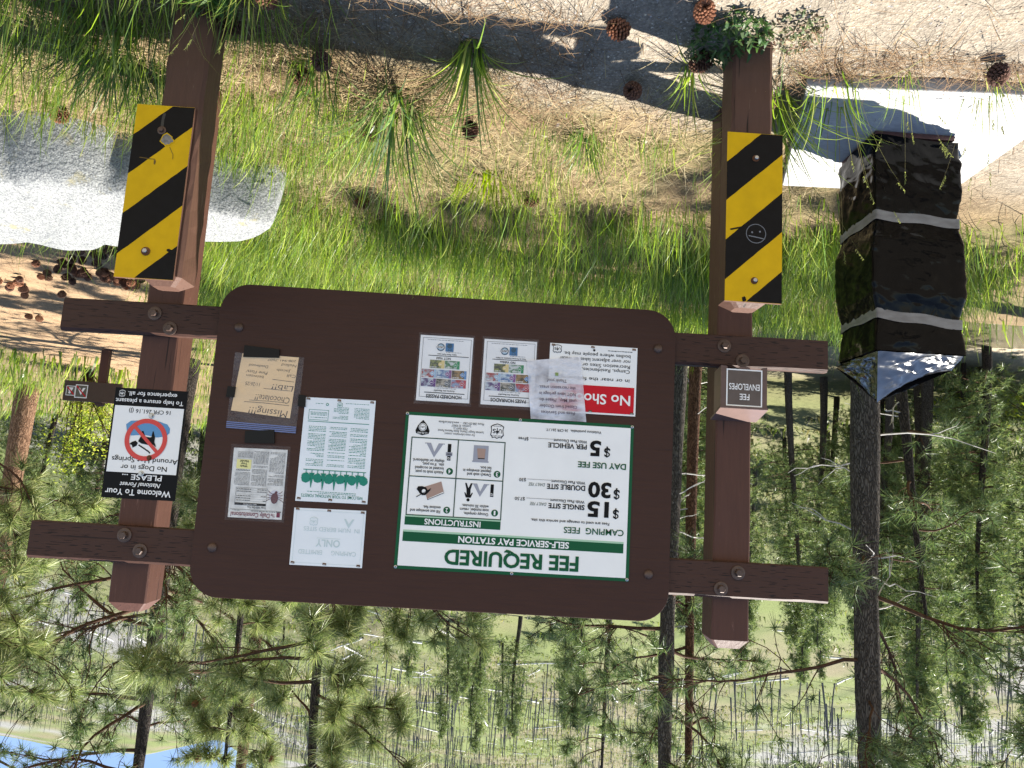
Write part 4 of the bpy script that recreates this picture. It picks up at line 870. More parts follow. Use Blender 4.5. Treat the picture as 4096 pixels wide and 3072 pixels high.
# ------------------------------------------------------------------ grass clumps that can be told apart
def tuft(x, y, n, h, w, spread, label, pal=GREEN, heads=0, curl=1.5, seed=1, rad=.05, name='grass_tuft', bias=None):
    r = np.random.default_rng(seed); acc = Acc(); a = r.uniform(0, 2*np.pi, n); rr = rad*np.sqrt(r.random(n))
    if bias is not None: a = bias+r.normal(0, .8, n)
    P = np.stack([rr*np.cos(a), rr*np.sin(a), np.full(n, -.01)], 1)
    acc.add(*blades(P, h*r.uniform(.5, 1.15, n), w*r.uniform(.7, 1.3, n), a+r.normal(0, .4, n), np.abs(r.normal(.12, spread, n)), r.uniform(.2, curl, n), pick(pal, n, .2, r), 6))
    o = acc.build(name, M_grass, loc=(x, y, gz(x, y))); tag(o, label, 'grass')
    if heads:
        ac = Acc(); a = r.uniform(0, 2*np.pi, heads); P = np.stack([rad*np.cos(a), rad*np.sin(a), np.zeros(heads)], 1); hh = h*r.uniform(1.2, 1.8, heads); ln = np.abs(r.normal(.1, .15, heads))
        ac.add(*blades(P, hh, np.full(heads, .0022), a, ln, np.full(heads, .35), pick(np.array([[.16, .16, .06], [.22, .19, .09]]), heads, .1, r), 5))
        for k in range(heads):
            t = ln[k]+.35; tip = P[k]+np.array([math.cos(a[k])*math.sin(ln[k]+.14)*hh[k], math.sin(a[k])*math.sin(ln[k]+.14)*hh[k], math.cos(ln[k]+.14)*hh[k]])
            m_ = 14; s = np.linspace(0, .05, m_); Q = tip[None]-np.stack([math.cos(a[k])*math.sin(t)*s, math.sin(a[k])*math.sin(t)*s, math.cos(t)*s], 1)
            ac.add(*blades(Q, np.full(m_, .012), np.full(m_, .0035), r.uniform(0, 6.28, m_), np.full(m_, .6), np.full(m_, .2), pick(np.array([[.20, .22, .07]]), m_, .1, r), 3))
        ac.build('seed_heads', M_grass, o)
    return o
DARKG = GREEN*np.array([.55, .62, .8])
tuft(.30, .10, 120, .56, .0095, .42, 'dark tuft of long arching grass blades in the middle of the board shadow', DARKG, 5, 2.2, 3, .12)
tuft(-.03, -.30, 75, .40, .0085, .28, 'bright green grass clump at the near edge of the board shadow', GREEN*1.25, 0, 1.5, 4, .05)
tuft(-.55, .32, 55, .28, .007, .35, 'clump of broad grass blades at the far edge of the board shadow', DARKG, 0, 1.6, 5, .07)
tuft(-1.28, .02, 120, .46, .0085, .45, 'tall grass clump leaning out beside the left striped bollard', GREEN*1.1, 6, 1.7, 6, .12)
tuft(-1.52, -.10, 50, .40, .006, .45, 'loose grass clump drooping over the near corner of the concrete pad', GREEN, 8, 1.6, 16, .10)
tuft(-1.78, -.17, 26, .22, .0035, .2, 'thin wiry grass tuft at the pad edge in front of the pay box', GREEN, 9, .7, 7, .06)
tuft(-2.10, -.22, 34, .24, .0035, .2, 'thin wiry grass tuft at the near pad edge farther from the board', GREEN, 14, .7, 8, .10)
tuft(-2.42, -.16, 26, .20, .0035, .25, 'sparse wiry grass tuft at the outer end of the concrete pad', GREEN, 8, .8, 9, .08)
tuft(-.90, -.20, 34, .30, .0055, .35, 'slender bent grass clump beside the left post on the shadow side', GREEN, 0, 1.8, 10, .05)
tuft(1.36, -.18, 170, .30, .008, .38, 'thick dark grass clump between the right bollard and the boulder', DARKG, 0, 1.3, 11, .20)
tuft(.78, -.46, 110, .22, .005, .4, 'pale tangled grass clump in front of the right bollard', GREEN*1.15, 10, 1.2, 12, .13)
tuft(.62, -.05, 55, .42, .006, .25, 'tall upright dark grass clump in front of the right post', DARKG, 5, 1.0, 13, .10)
tuft(-.10, .95, 130, .24, .0065, .35, 'bright yellow green grass clump behind the middle of the board shadow', np.array([[.16, .21, .02], [.13, .19, .02]]), 0, 1.2, 14, .20)
tuft(1.62, -.58, 90, .24, .005, .4, 'feathery grass clump at the near right corner of the ground', GREEN, 6, 1.3, 15, .18)
def leafy(x, y, n, rad, h, ls, pal, label, seed, name='weed', cat='weed', z=None, stems=True):
    r = np.random.default_rng(seed); acc = Acc(); u = r.random(n); a = r.uniform(0, 6.28, n); rr = rad*np.sqrt(r.random(n))
    P = np.stack([rr*np.cos(a), rr*np.sin(a), h*u*(1-.5*(rr/rad)**2)], 1)
    acc.add(*blades(P, ls*r.uniform(.6, 1.3, n), ls*.42*r.uniform(.7, 1.2, n), r.uniform(0, 6.28, n), r.uniform(.4, 1.4, n), r.uniform(0, .5, n), pick(pal, n, .2, r), 3))
    o = acc.build(name, M_leaf, loc=(x, y, gz(x, y)-.01 if z is None else z)); tag(o, label, cat); return o
WEED = np.array([[.045, .105, .030], [.070, .130, .035], [.10, .15, .05]])
leafy(-.98, -.44, 420, .14, .10, .032, WEED, 'low leafy weed growing round the foot of the left bollard', 21)
leafy(-1.20, -.46, 260, .12, .06, .026, np.array([[.10, .14, .06], [.16, .17, .09], [.20, .13, .09]]), 'reddish green creeping weed on gravel beside the left bollard', 22)
leafy(.92, -.47, 260, .12, .09, .045, np.array([[.10, .19, .05], [.13, .21, .06]]), 'pale lobed leafy weed at the foot of the right bollard', 23)

# ------------------------------------------------------------------ pine cones
M_cone, nt, b = new_mat('pine_cone_scales'); setb(b, .7, .2); at_ = N(nt, 'ShaderNodeAttribute'); at_.attribute_name = 'col'
nt.links.new(mixc(nt, 1.0, at_.outputs['Color'], ramp(nt, noise(nt, mapping(nt, (1, 1, 1)), 180, 3), [(.3, (.7, .7, .7)), (.7, (1.25, 1.25, 1.25))]), 'MULTIPLY'), b.inputs['Base Color'])
def cone_mesh(openness, seed, tone):
    r = random.Random(seed); V = []; Fq = []; C = []; n = 92
    for k in range(n):
        t = k/n; a = k*2.39996; z = .005+.085*t; R = .034*math.sin(math.pi*(.12+.80*t))**.75; el = .15+1.0*t*(1-openness)+.25*r.random()
        L = .020*(1-.45*t)*(.8+.4*openness); W = .0115*(1-.4*t); ca, sa = math.cos(a), math.sin(a); r0 = R*.35
        def P(d, w, up): x, y_ = r0+d*math.cos(el)*(R-r0+L)/L*.75, w; return (x*ca-y_*sa, x*sa+y_*ca, z+d*math.sin(el)*1.2+up)
        b0 = len(V); V += [P(0, -W*.3, 0), P(0, W*.3, 0), P(L*.7, W, .001), P(L*1.05, W*.35, -.001), P(L*1.05, -W*.35, -.001), P(L*.7, -W, .001), P(L*.8, 0, .005), P(L*.9, 0, -.004)]
        Fq += [(b0, b0+1, b0+2, b0+6), (b0, b0+6, b0+5, b0), (b0+6, b0+2, b0+3, b0+4), (b0+6, b0+4, b0+5, b0+6), (b0, b0+7, b0+2, b0+1), (b0, b0+5, b0+7, b0+5), (b0+7, b0+4, b0+3, b0+2), (b0+7, b0+5, b0+4, b0+7)]
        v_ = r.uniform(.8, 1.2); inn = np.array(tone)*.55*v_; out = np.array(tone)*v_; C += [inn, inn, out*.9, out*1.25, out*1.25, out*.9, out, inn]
    tri = [tuple(dict.fromkeys(f)) for f in Fq]
    return np.array(V), [np.array([f for f in tri if len(f) == 4]), np.array([f for f in tri if len(f) == 3])], np.array(C)
near_cones = [(.700, -.555, 'rusty open pine cone at the picture edge near the right bollard', 1.5, .4), (.690, -.440, 'round open pine cone just behind the rusty one near the right bollard', 1.2, .2), (.835, -.320, 'dark pine cone in shade beside the front of the right bollard', 1.3, 1.0),
 (.56, -.16, 'dark upright pine cone deep in the board shadow near the right bollard', .9, .0), (.63, -.07, 'pine cone at the far edge of the board shadow on the right', 1.4, 2.), (-.02, .20, 'pine cone among straw behind the middle of the board shadow', 1.1, 3.), (-.70, -.10, 'dark pine cone in the block shaped shadow near the left post', 1.2, .5),
 (-.60, -.46, 'brown pine cone lying on gravel at the picture edge before the left post', 1.45, 1.), (-.945, -.335, 'pine cone in the dark beside the foot of the left bollard', 1.4, 2.2), (-.85, -.55, 'reddish pine cone cut off by the picture edge nearest the left bollard', 1.45, .2),
 (-2.02, -.375, 'dark open pine cone alone on the gravel in front of the pad', .3, .8), (.42, .42, 'flattened pine cone in pale grass behind the shadow, on the right', 1.5, 1.), (1.55, -.42, 'weathered pine cone in deep grass right of the right bollard', 1.3, 0.), (-.38, 1.05, 'pine cone half hidden in grass behind the board toward the left', 1.4, 2.), (.62, 1.30, 'pine cone in grass behind the board toward the boulder', 1.3, 1.), (1.9, .45, 'pine cone lying in grass in front of the boulder', 1.3, 1.)]
cmesh = []
for s_, op, tone in ((1, .9, (.20, .085, .045)), (2, .7, (.12, .055, .032)), (3, .95, (.085, .042, .028))):
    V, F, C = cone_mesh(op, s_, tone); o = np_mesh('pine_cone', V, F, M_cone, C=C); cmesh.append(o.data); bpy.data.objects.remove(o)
def cone(x, y, tilt, rz, k, label, sc=1.0):
    o = bpy.data.objects.new('pine_cone', cmesh[k]); link(o); o.location = (x, y, gz(x, y)+.012+.022*math.sin(abs(tilt))*sc); o.rotation_euler = (tilt, 0, rz); o.scale = (sc,)*3
    tag(o, label, 'pine cone', 'pine cones on the ground'); return o
for q, (x, y, lab, tl, rz) in enumerate(near_cones): cone(x, y, tl, rz, (0, 1, 2, 2, 1, 2, 1, 0, 2, 0, 2, 1, 0, 1, 0, 0)[q], lab, .95)
rp = random.Random(12)
spots = []
while len(spots) < 120:
    if len(spots) < 96: u = rp.random(); x, y = 2.25+1.25*u+rp.gauss(0, .16), 2.55+.95*u+rp.gauss(0, .30)
    elif len(spots) < 108: x, y = rp.gauss(4.25, .25), rp.gauss(4.0, .35)
    else: x, y = rp.uniform(2.4, 5.2), rp.uniform(2.3, 6.5)
    if not inside(np.array([x]), np.array([y]), ROCK)[0] and y > 1.75: spots.append((x, y))
for x, y in spots: cone(x, y, rp.uniform(.7, 1.6), rp.uniform(0, 6.28), rp.choice((0, 1, 2, 2)), 'small dark pine cone scattered with many others on the bare path behind the boulder', rp.uniform(.7, .95))
# ------------------------------------------------------------------ trees
def bark(name, lo, hi, sc=1.0):
    M, nt, b = new_mat(name); setb(b, .9, .15)
    v = mapping(nt, (1, 1, .28)); vo = N(nt, 'ShaderNodeTexVoronoi'); vo.feature = 'DISTANCE_TO_EDGE'; vo.inputs['Scale'].default_value = 40*sc
    dv = N(nt, 'ShaderNodeVectorMath'); dv.operation = 'MULTIPLY_ADD'; nz = N(nt, 'ShaderNodeTexNoise'); nz.inputs['Scale'].default_value = 18*sc; nt.links.new(v, nz.inputs['Vector'])
    nt.links.new(nz.outputs['Color'], dv.inputs[0]); dv.inputs[1].default_value = (.16/sc,)*3; nt.links.new(v, dv.inputs[2]); nt.links.new(dv.outputs[0], vo.inputs['Vector'])
    f = mixc(nt, .55, ramp(nt, vo.outputs['Distance'], [(.0, (0, 0, 0)), (.22, (1, 1, 1))]), noise(nt, v, 42*sc, 6, .75))
    nt.links.new(ramp(nt, f, [(.2, tuple(x*.25 for x in lo)), (.5, lo), (.9, hi)]), b.inputs['Base Color']); bump(nt, b, f, .9, .03); return M
B_grey = bark('grey_pine_bark', (.085, .070, .058), (.17, .145, .12)); B_red = bark('red_pine_bark', (.13, .065, .038), (.24, .13, .08)); B_org = bark('orange_pine_bark', (.22, .12, .07), (.38, .24, .15), .6)
B_dark = bark('dark_pine_bark', (.045, .036, .030), (.095, .075, .060)); B_twig = flat('pine_twig_bark', (.075, .042, .027), .9, .1, .35, scale=40)
B_dead = flat('bleached_dead_wood', (.42, .40, .37), .8, .15, .2, scale=20)
def tubes(paths, sides=5):
    """paths: list of ((k,3) points, (k,) radii) -> one set of arrays"""
    V = []; F = []; n0 = 0; ang = np.linspace(0, 2*np.pi, sides+1)[:-1]
    for P, Rr in paths:
        P = np.asarray(P, float); k = len(P); T = np.gradient(P, axis=0); T /= np.linalg.norm(T, axis=1, keepdims=True)+1e-9
        ref = np.where(np.abs(T[:, 2:3]) > .9, np.array([[1., 0, 0]]), np.array([[0, 0, 1.]])); A = np.cross(T, ref); A /= np.linalg.norm(A, axis=1, keepdims=True)+1e-9; B = np.cross(T, A)
        ring = P[:, None]+np.asarray(Rr)[:, None, None]*(np.cos(ang)[None, :, None]*A[:, None]+np.sin(ang)[None, :, None]*B[:, None]); V.append(ring.reshape(-1, 3))
        i = np.arange(k*sides).reshape(k, sides)+n0; F.append(np.stack([i[:-1], np.roll(i[:-1], -1, 1), np.roll(i[1:], -1, 1), i[1:]], -1).reshape(-1, 4)); n0 += k*sides
    return np.concatenate(V), np.concatenate(F)
def needles(T, D, L, n, w, pal, r, spread=(.25, 1.7)):
    """n needles fanned round each tip T (m,3) pointing along D"""
    m_ = len(T); T = np.repeat(T, n, 0); D = np.repeat(D, n, 0); k = len(T)
    rv = r.standard_normal((k, 3)); A = np.cross(D, rv); A /= np.linalg.norm(A, axis=1, keepdims=True)+1e-9; th = r.uniform(*spread, k)[:, None]
    d = D*np.cos(th)+A*np.sin(th); s = np.cross(d, r.standard_normal((k, 3))); s /= np.linalg.norm(s, axis=1, keepdims=True)+1e-9
    base = T-D*(r.random((k, 1))*.38*L); ll = L*r.uniform(.75, 1.15, (k, 1)); tip = base+d*ll+np.array([[0, 0, -1.]])*ll*.10
    V = np.stack([base-s*w*.5, base+s*w*.5, tip], 1).reshape(-1, 3); F = np.arange(k*3).reshape(-1, 3)
    C = np.repeat(pick(pal, k, .2, r)*np.repeat(r.uniform(.75, 1.2, (m_, 1)), n, 0), 3, 0); return V, [F], C
PINE = np.array([[.10, .155, .052], [.135, .185, .065], [.075, .12, .05], [.18, .21, .09]])
def wig(P0, d0, L, k, r, rise, jit): 
    P = [np.array(P0, float)]; d = np.array(d0, float)
    for q in range(k):
        d = d+np.array([0, 0, rise])/k+r.normal(0, jit, 3); d /= np.linalg.norm(d); P.append(P[-1]+d*L/k)
    return np.array(P), d
def pine(name, x, y, h, r0, barkm, label, seed, b0, b1, nb, bl, tw, need, nl, nw, lean=(0, 0), pal=PINE, dead=0, group='pines beyond the board', az_pref=None, up=.5, sides=14, kink=.03, cones=0, z=None, clump=1.0, flare=1.25, bt=.20):
    """trunk, limbs forking into twigs, long needles fanned round every twig end"""
    r = np.random.default_rng(seed); zg = gz(x, y) if z is None else z
    root = empty(name, (x, y, zg), label, 'pine tree', group)
    K = 26; t = np.linspace(0, 1, K); P = np.stack([lean[0]*t*h+kink*np.sin(t*9+seed)*h*.05+.0*t, lean[1]*t*h+kink*np.cos(t*7+seed)*h*.05, t*h-.25*(t == 0)], 1)
    R = r0*(1-.80*t**1.1)*(1+(flare-1)*np.exp(-t*h/.35)); V, F = tubes([(P, R*(1+.04*r.standard_normal(K)))], sides); np_mesh('trunk', V, [F], barkm, root, smooth=True)
    paths = []; tips = []; dirs = []; dpaths = []
    def at(zz): return np.array([np.interp(zz, P[:, 2], P[:, 0]), np.interp(zz, P[:, 2], P[:, 1]), zz])
    for q in range(nb):
        f = (q+r.random())/nb; zz = b0+(b1-b0)*f; a = r.uniform(0, 6.28) if az_pref is None or r.random() < .35 else az_pref+r.normal(0, .75)
        Lb = bl*(1.0-.55*f**1.5)*r.uniform(.6, 1.15); el = r.uniform(-.15, .35)
        Pb, db = wig(at(zz), (math.cos(a)*math.cos(el), math.sin(a)*math.cos(el), math.sin(el)), Lb, 9, r, up*r.uniform(.3, 1.3), .13); rb = r0*bt*(Lb/bl)**.8*(1-.4*f)+.004
        paths.append((Pb, rb*(1-.82*np.linspace(0, 1, 10))))
        for s in range(tw):
            u = r.uniform(.22, 1.0); i = min(int(u*9), 8); p0 = Pb[i]+(Pb[i+1]-Pb[i])*(u*9-i); dd = Pb[i+1]-Pb[i]; dd = dd/np.linalg.norm(dd)+r.normal(0, .55, 3)+np.array([0, 0, .15]); dd /= np.linalg.norm(dd)
            Lt = Lb*r.uniform(.16, .42)*(1.15-.5*u); Pt, dt = wig(p0, dd, Lt, 5, r, up*.8, .20); paths.append((Pt, np.linspace(max(.35*rb*(1-.6*u), .0045), .0035, 6)))
            tips.append(Pt[-1]); dirs.append(dt)
            for e_ in range(int(r.integers(1, 4)*clump)):
                i2 = r.integers(1, 5); d2 = dt+r.normal(0, .6, 3); d2 /= np.linalg.norm(d2); P3, d3 = wig(Pt[i2], d2, Lt*.45, 3, r, up*.6, .2); paths.append((P3, np.linspace(.0042, .0028, 4))); tips.append(P3[-1]); dirs.append(d3)
        tips.append(Pb[-1]); dirs.append(db)
    for q in range(dead):
        zz = r.uniform(.9, b0*1.05+.5); a = r.uniform(0, 6.28); Pb, _ = wig(at(zz), (math.cos(a), math.sin(a), r.uniform(-.3, .25)), r.uniform(.25, .8)*bl*.7, 6, r, -.1, .22); dpaths.append((Pb, np.linspace(.010, .002, 7)))
        if r.random() < .6:
            P3, _ = wig(Pb[3], Pb[4]-Pb[3], .3, 4, r, .2, .3) if False else wig(Pb[3], (Pb[4]-Pb[3])/np.linalg.norm(Pb[4]-Pb[3])+r.normal(0, .5, 3), .25*bl*.6, 4, r, .2, .25); dpaths.append((P3, np.linspace(.005, .0015, 5)))
    if paths: V, F = tubes(paths, 5); np_mesh('branches', V, [F], B_twig, root, smooth=True)
    if dpaths: V, F = tubes(dpaths, 4); np_mesh('dead_branches', V, [F], B_dead, root)
    if tips:
        acc = Acc(); acc.add(*needles(np.array(tips), np.array(dirs), nl, need, nw, pal, r)); acc.build('needles', M_needle, root)
    for q in range(cones):
        i = r.integers(0, len(tips)); c = bpy.data.objects.new('cone', cmesh[0]); link(c, root); c.location = tips[i]; c.rotation_euler = (r.uniform(0, 3), r.uniform(0, 3), 0); c.scale = (.9,)*3
    return root
def polar(az, d): return CAM[0]+d*math.sin(R_(az)), CAM[1]+d*math.cos(R_(az))
def P_(az, d): x, y = polar(az, d); return dict(x=x, y=y)
OLIVE = np.array([[.19, .24, .08], [.25, .29, .11], [.14, .19, .065], [.33, .34, .16]])
pine('ponderosa_pine', *polar(32.3, 19.5), 17, .215, B_org, 'tall pine with orange sunlit bark at the right end of the lawn', 31, 1.5, 16, 30, 3.0, 9, 16, .24, .014)
pine('ponderosa_pine', *polar(22.9, 12.0), 8.5, .155, B_dark, 'dark trunked pine with upturned branches behind the right post', 32, 2.3, 8.2, 34, 2.9, 13, 30, .17, .0095, up=.75, bt=.22)
pine('ponderosa_pine', *polar(16.4, 12.5), 11, .14, B_red, 'slim bare reddish pine trunk rising behind the right half of the board', 33, 7, 10.8, 8, 1.6, 7, 14, .2, .012, dead=5)
pine('ponderosa_pine', *polar(11.6, 7.0), 5.6, .075, B_dark, 'young pine with long shining needles rising above the middle of the board', 34, 2.0, 5.5, 28, 1.5, 8, 100, .19, .0070, pal=OLIVE, up=.35, clump=.8, bt=.24, kink=.16, cones=9)
pine('ponderosa_pine', *polar(-13.7, 8.6), 9.5, .125, B_grey, 'thick grey barked pine trunk between board and left post', 35, 2.7, 9.0, 26, 1.7, 11, 32, .17, .0075, dead=7, pal=PINE*.95)
pine('ponderosa_pine', *polar(-15.2, 9.1), 9.0, .085, B_red, 'slim reddish pine trunk close behind the thick grey one', 36, 4.0, 8.8, 10, 1.3, 7, 20, .17, .007, dead=9)
pine('ponderosa_pine', *polar(-27.0, 7.4), 9.5, .135, B_grey, 'thick straight pine behind the bagged pay box', 37, 2.1, 9.0, 28, 2.0, 13, 30, .16, .0075, dead=10, az_pref=2.9, up=.45, bt=.11)
pine('ponderosa_pine', *polar(-28.3, 9.4), 4.1, .085, B_dark, 'leaning dark pine trunk half hidden behind the pay box pine', 38, 2.0, 4.0, 7, 1.2, 7, 18, .17, .008, lean=(-.10, 0), dead=6)
pine('ponderosa_pine', *polar(36.5, 9.0), 6.5, .10, B_dark, 'bushy pine at the right edge with branches reaching into view', 39, 1.2, 6.2, 24, 1.9, 9, 80, .19, .0080, pal=OLIVE, clump=.7, az_pref=3.6)
pine('ponderosa_pine', *polar(-40.0, 8.2), 8.5, .13, B_grey, 'pine at the left edge whose forked limbs reach into view', 40, 2.0, 8.2, 20, 2.3, 13, 30, .17, .008, az_pref=-.3, bt=.09)
pine('ponderosa_pine', -6.9, 1.35, 8.5, .15, B_grey, 'pine left of the view whose crown dapples the gravel', 41, 5.6, 8.4, 9, 1.2, 6, 14, .22, .010)
pine('ponderosa_pine', *polar(17.5, 9.0), 5.0, .07, B_dark, 'small pine with loose long needles beside the slim reddish trunk', 42, 1.9, 4.9, 18, 1.25, 7, 80, .18, .0080, pal=OLIVE, clump=.7, cones=4)
pine('ponderosa_pine', *polar(-9.3, 13.5), 8.2, .11, B_dark, 'darker pine with a crown left of the board top', 43, 3.2, 8.0, 20, 1.5, 8, 22, .18, .0095, dead=4)

# firs and bushy conifers of the far bank: three shapes, copied
FIR = np.array([[.11, .165, .050], [.155, .21, .065], [.070, .115, .042], [.20, .25, .085], [.26, .29, .11]])
def fir_proto(seed, h, rb, tips_n, barkm, cl):
    r = np.random.default_rng(seed); root = empty('fir_tree', (0, 0, 0), 'x', 'conifer', 'conifers of the far bank'); paths = []; T = []; D = []
    t = np.linspace(0, 1, 12); V, F = tubes([(np.stack([.02*h*np.sin(4*t+seed), .02*h*np.cos(3*t), t*h-.4*(t == 0)], 1), .016*h*(1-.9*t)+.01)], 8); np_mesh('trunk', V, [F], barkm, root, smooth=True)
    nb = int(h*9)
    for q in range(nb):
        f = (q+r.random())/nb; zz = h*(cl+(1-cl)*f); a = r.uniform(0, 6.28); L = rb*(1-f)**.75*r.uniform(.55, 1.15)+.12; Pb, db = wig((0, 0, zz), (math.cos(a), math.sin(a), r.uniform(-.25, .2)), L, 5, r, .25, .14); paths.append((Pb, np.linspace(.018, .004, 6)))
        for s in range(tips_n):
            u = r.uniform(.25, 1); i = min(int(u*5), 4); p = Pb[i]+(Pb[i+1]-Pb[i])*(u*5-i)+r.normal(0, .10+.05*L, 3); dd = db+r.normal(0, .7, 3); T.append(p); D.append(dd/np.linalg.norm(dd))
    V, F = tubes(paths, 3); np_mesh('branches', V, [F], B_twig, root)
    acc = Acc(); acc.add(*needles(np.array(T), np.array(D), .17, 22, .015, FIR, r, (.1, 2.0))); acc.build('needles', M_needle, root); return root
protos = [fir_proto(61, 6.5, 1.35, 16, B_dark, .14), fir_proto(62, 8.0, 1.7, 16, B_dark, .22), fir_proto(63, 4.6, 1.25, 18, B_dark, .08), fir_proto(64, 9.5, 1.5, 14, B_grey, .35)]
rt = random.Random(4); placed = []
def put(az, d, k, sc): placed.append((az, d, k, sc))
for q in range(66): put(-39+rt.random()*25, rt.uniform(15.5, 40), rt.choice((0, 1, 2, 2, 3)), rt.uniform(.60, .95))
for q in range(16): put(-15+rt.random()*13, rt.uniform(20, 55), rt.choice((0, 1, 2)), rt.uniform(.6, 1.0))
for q in range(38): put(14+rt.random()*22, rt.uniform(21, 50), rt.choice((0, 1, 1, 3, 2)), rt.uniform(.75, 1.2))
for q in range(18): put(-2+rt.random()*18, rt.uniform(26, 60), rt.choice((0, 1, 2)), rt.uniform(.6, 1.0))
look = ['slim pointed dark conifer', 'broad dark conifer', 'short bushy conifer', 'tall conifer with a bare lower trunk']
first = [True]*4
for az, d, k, sc in placed:
    x, y = polar(az, d)
    if y < float(bank_y(x))+8.2: y = float(bank_y(x))+8.2+rt.random()*3
    if x > 3 and y < 24 and abs(float(path_w(np.array([x]), np.array([y]))[0])) > .3: y += 6
    o = protos[k] if first[k] else copy_tree(protos[k]); first[k] = False
    o.location = (x, y, gz(x, y)-.1); o.rotation_euler = (0, 0, rt.uniform(0, 6.28)); o.scale = (sc*rt.uniform(.85, 1.15), sc*rt.uniform(.85, 1.15), sc)
    o['label'] = '%s among the %s' % (look[k], 'woods across the river' if x < 2.5 else 'woods beyond the lawn')
    o['group'] = '%ss of the %s' % (look[k], 'far river bank' if x < 2.5 else 'lawn edge')

# broadleaf shrubs
LIME = np.array([[.32, .38, .05], [.40, .43, .08], [.25, .33, .045]]); SAGE = np.array([[.13, .17, .065], [.17, .20, .09], [.10, .14, .05]])
def bush(az, d, rx, h, n, ls, pal, label, seed, lift=0, yx=None):
    x, y = polar(az, d) if yx is None else yx; r = np.random.default_rng(seed); root = empty('shrub', (x, y, gz(x, y)), label, 'shrub', 'leafy shrubs by the water'); paths = []; P = []
    for q in range(22):
        a = r.uniform(0, 6.28); Pb, db = wig((r.normal(0, .05), r.normal(0, .05), 0), (math.cos(a)*.5, math.sin(a)*.5, 1), (lift+h)*r.uniform(.6, 1.05), 6, r, -.1, .18); Pb[:, :2] *= rx/max(.3, h*.6); paths.append((Pb, np.linspace(.014, .003, 7)))
        k = n//22; u = r.uniform(.25, 1, k); i = np.minimum((u*6).astype(int), 5); P.append(Pb[i]+(Pb[i+1]-Pb[i])*(u*6-i)[:, None]+r.normal(0, .10*rx+.03, (k, 3)))
    V, F = tubes(paths, 4); np_mesh('stems', V, [F], B_twig, root); P = np.concatenate(P); k = len(P); acc = Acc()
    acc.add(*blades(P, ls*r.uniform(.6, 1.3, k), ls*.7*r.uniform(.7, 1.2, k), r.uniform(0, 6.28, k), r.uniform(.3, 1.9, k), r.uniform(0, .5, k), pick(pal, k, .2, r), 3)); acc.build('leaves', M_leaf, root); return root
bush(29.0, 15.0, .75, 1.75, 2600, .055, LIME, 'bright yellow green shrub behind the small low trail sign', 71, .2)
bush(5.0, 7.3, .5, .75, 1500, .035, SAGE, 'pale green shrub just under the middle of the board', 72)
bush(-2.0, 6.9, .55, .62, 1500, .035, SAGE, 'grey green shrub on the bank below the board left of middle', 73)
bush(10.5, 7.6, .5, .55, 1300, .035, SAGE*.8, 'dark green shrub on the bank below the right half of the board', 74)
bush(-9.0, 7.2, .5, .5, 1100, .03, SAGE, 'small leafed shrub on the bank beside the twin trunks', 75)
bush(-34.0, 19.0, 1.6, 1.8, 1600, .10, LIME*.75, 'yellowish shrub on the far slope at the left', 76)
# burnt stump and twiggy brush by the twin trunks
x, y = polar(-12.6, 8.1); r = np.random.default_rng(5); mb = MB()
V, F = tubes([(np.array([(0, 0, -.3), (.01, 0, .1), (.0, .02, .45), (.03, 0, .62)]), np.array([.24, .20, .15, .07]))], 11); V = V+r.normal(0, .014, V.shape)
o = np_mesh('burnt_stump', V, [F], flat('charred_wood', (.012, .011, .011), .85, .3, .5, scale=25), loc=(x, y, gz(x, y))); tag(o, 'black burnt stump at the foot of the twin trunks', 'stump')

# ------------------------------------------------------------------ burnt hillside: dead standing trunks and fallen ones
M_snag = flat('charred_grey_trunk', (.095, .093, .10), .9, .15, .45, scale=3); M_log = flat('bleached_log', (.55, .54, .52), .8, .15, .2, scale=3)
sn = []
for q in range(4):
    r = np.random.default_rng(80+q); h = (8.5, 6.5, 10.5, 5)[q]; t = np.linspace(0, 1, 7); P = np.stack([.02*h*np.sin(3*t+q), .015*h*np.cos(4*t), t*h-.6*(t == 0)], 1); ps = [(P, .16*(1-.75*t)+.015)]
    for b_ in range((3, 5, 2, 0)[q]):
        a = r.uniform(0, 6.28); zz = h*r.uniform(.4, .95); Pb, _ = wig((0, 0, zz), (math.cos(a), math.sin(a), -.1), r.uniform(.4, 1.1), 3, r, 0, .2); ps.append((Pb, np.linspace(.03, .008, 4)))
    V, F = tubes(ps, 5); o = np_mesh('snag', V, [F], M_snag, smooth=True); sn.append(o.data); bpy.data.objects.remove(o)
rs = random.Random(9); spots = []
while len(spots) < 2600:
    az = rs.uniform(-37, 33); d = 62+170*rs.random()**.8; x, y = polar(az, d)
    if rs.random() > .14+3.2*max(0, float(fbm(np.array([x*.045]), np.array([y*.045]), 3, 66)[0])-.45) or y < float(bank_y(x))+30: continue
    spots.append((d, x, y))
while len(spots) < 2640:
    az = rs.uniform(-37, -29); d = 34+28*rs.random(); x, y = polar(az, d); spots.append((d-40, x, y))
spots.sort(); pv = []
for q, (d, x, y) in enumerate(spots):
    rx, ry, s_ = rs.gauss(0, .06), rs.gauss(0, .06), rs.uniform(.2, .45)+.35*rs.random()**3
    if q < 290:
        o = bpy.data.objects.new('snag', sn[rs.choice((0, 0, 1, 1, 2, 3))]); link(o); o.location = (x, y, gz(x, y)); o.rotation_euler = (rx, ry, rs.uniform(0, 6)); w_ = (.7 if d > 20 else .9)*max(s_, .35); o.scale = (w_, w_, s_)
        tag(o, 'thin burnt dead trunk standing on the far hillside', 'dead tree', 'burnt trunks standing on the hillside')
    else:
        z0 = gz(x, y); h = 8*s_; t = np.array([0, .5, 1]); pv.append((np.stack([x+ry*h*t, y-rx*h*t, z0-.4+(h+.4)*t], 1), (.12*max(s_, .4)+.02)*(1-.7*t)))
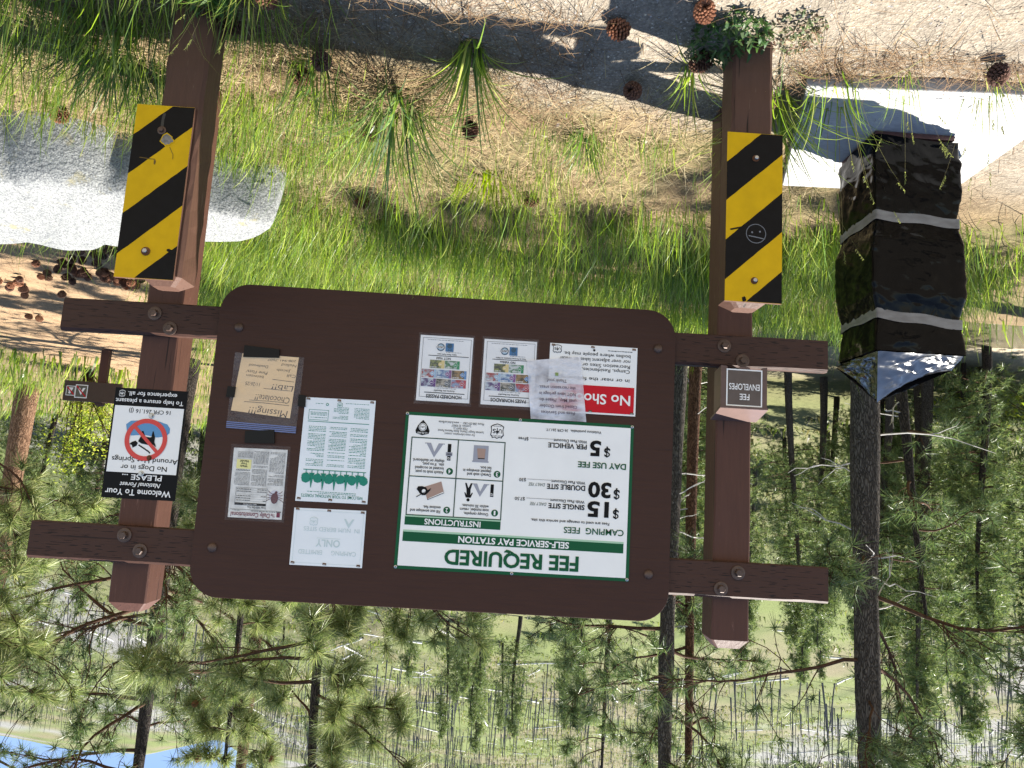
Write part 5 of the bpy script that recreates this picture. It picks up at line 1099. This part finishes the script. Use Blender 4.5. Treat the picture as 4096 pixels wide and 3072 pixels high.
V, F = tubes(pv, 3); o = np_mesh('distant_snags', V, [F], M_snag); tag(o, kind='stuff')
t = np.linspace(0, 1, 5); V, F = tubes([(np.stack([t*9, .12*np.sin(5*t), .08+.05*np.sin(7*t)], 1), .15*(1-.6*t)+.02), (np.array([(5.5, .03, .1), (6.2, .5, .4), (6.8, .8, .9)]), np.array([.05, .03, .01]))], 5)
o = np_mesh('fallen_log', V, [F], M_log, smooth=True); lm = o.data; bpy.data.objects.remove(o); cnt = 0
while cnt < 190:
    az = rs.uniform(-37, 30); d = 34+170*rs.random()**.9; x, y = polar(az, d)
    if y < float(bank_y(x))+20: continue
    a = rs.uniform(0, 6.28); s_ = rs.uniform(.22, .62); x2, y2 = x+9*s_*math.cos(a), y+9*s_*math.sin(a); z1, z2 = gz(x, y), gz(x2, y2)
    o = bpy.data.objects.new('fallen_log', lm); link(o); o.location = (x, y, z1+.12); o.rotation_euler = (0, -math.atan2(z2-z1, 9*s_), a); o.scale = (s_, s_*1.1, s_*1.1)
    tag(o, 'bleached fallen trunk lying on the burnt far hillside', 'log', 'fallen trunks on the hillside'); cnt += 1
# low brush covering the hillside: nobody could count it
n = 42000; az = rng.uniform(-39, 36, n); d = 24+210*rng.random(n)**1.25; x = CAM[0]+d*np.sin(np.radians(az)); y = CAM[1]+d*np.cos(np.radians(az)); k = (y > bank_y(x)+9)&(rng.random(n) < .25+.75*sst(.35, .6, fbm(x*.1, y*.1, 3, 99))); x, y = x[k], y[k]; m_ = len(x)
sz = rng.uniform(.15, .45, m_)*(1+.004*np.hypot(x, y)); z = height(x, y); acc = Acc()
HB = np.array([[.11, .15, .035], [.15, .175, .05], [.08, .115, .035], [.18, .165, .075], [.14, .135, .10]])
for q in range(6):
    P = np.stack([x+rng.normal(0, .45, m_)*sz, y+rng.normal(0, .3, m_)*sz, z-.05], 1); acc.add(*blades(P, sz*rng.uniform(.6, 1.2, m_), sz*.22, rng.uniform(0, 6.28, m_), rng.uniform(.2, 1.2, m_), rng.uniform(0, .9, m_), pick(HB, m_, .15), 2))
o = acc.build('hillside_brush', M_leaf); tag(o, kind='stuff')
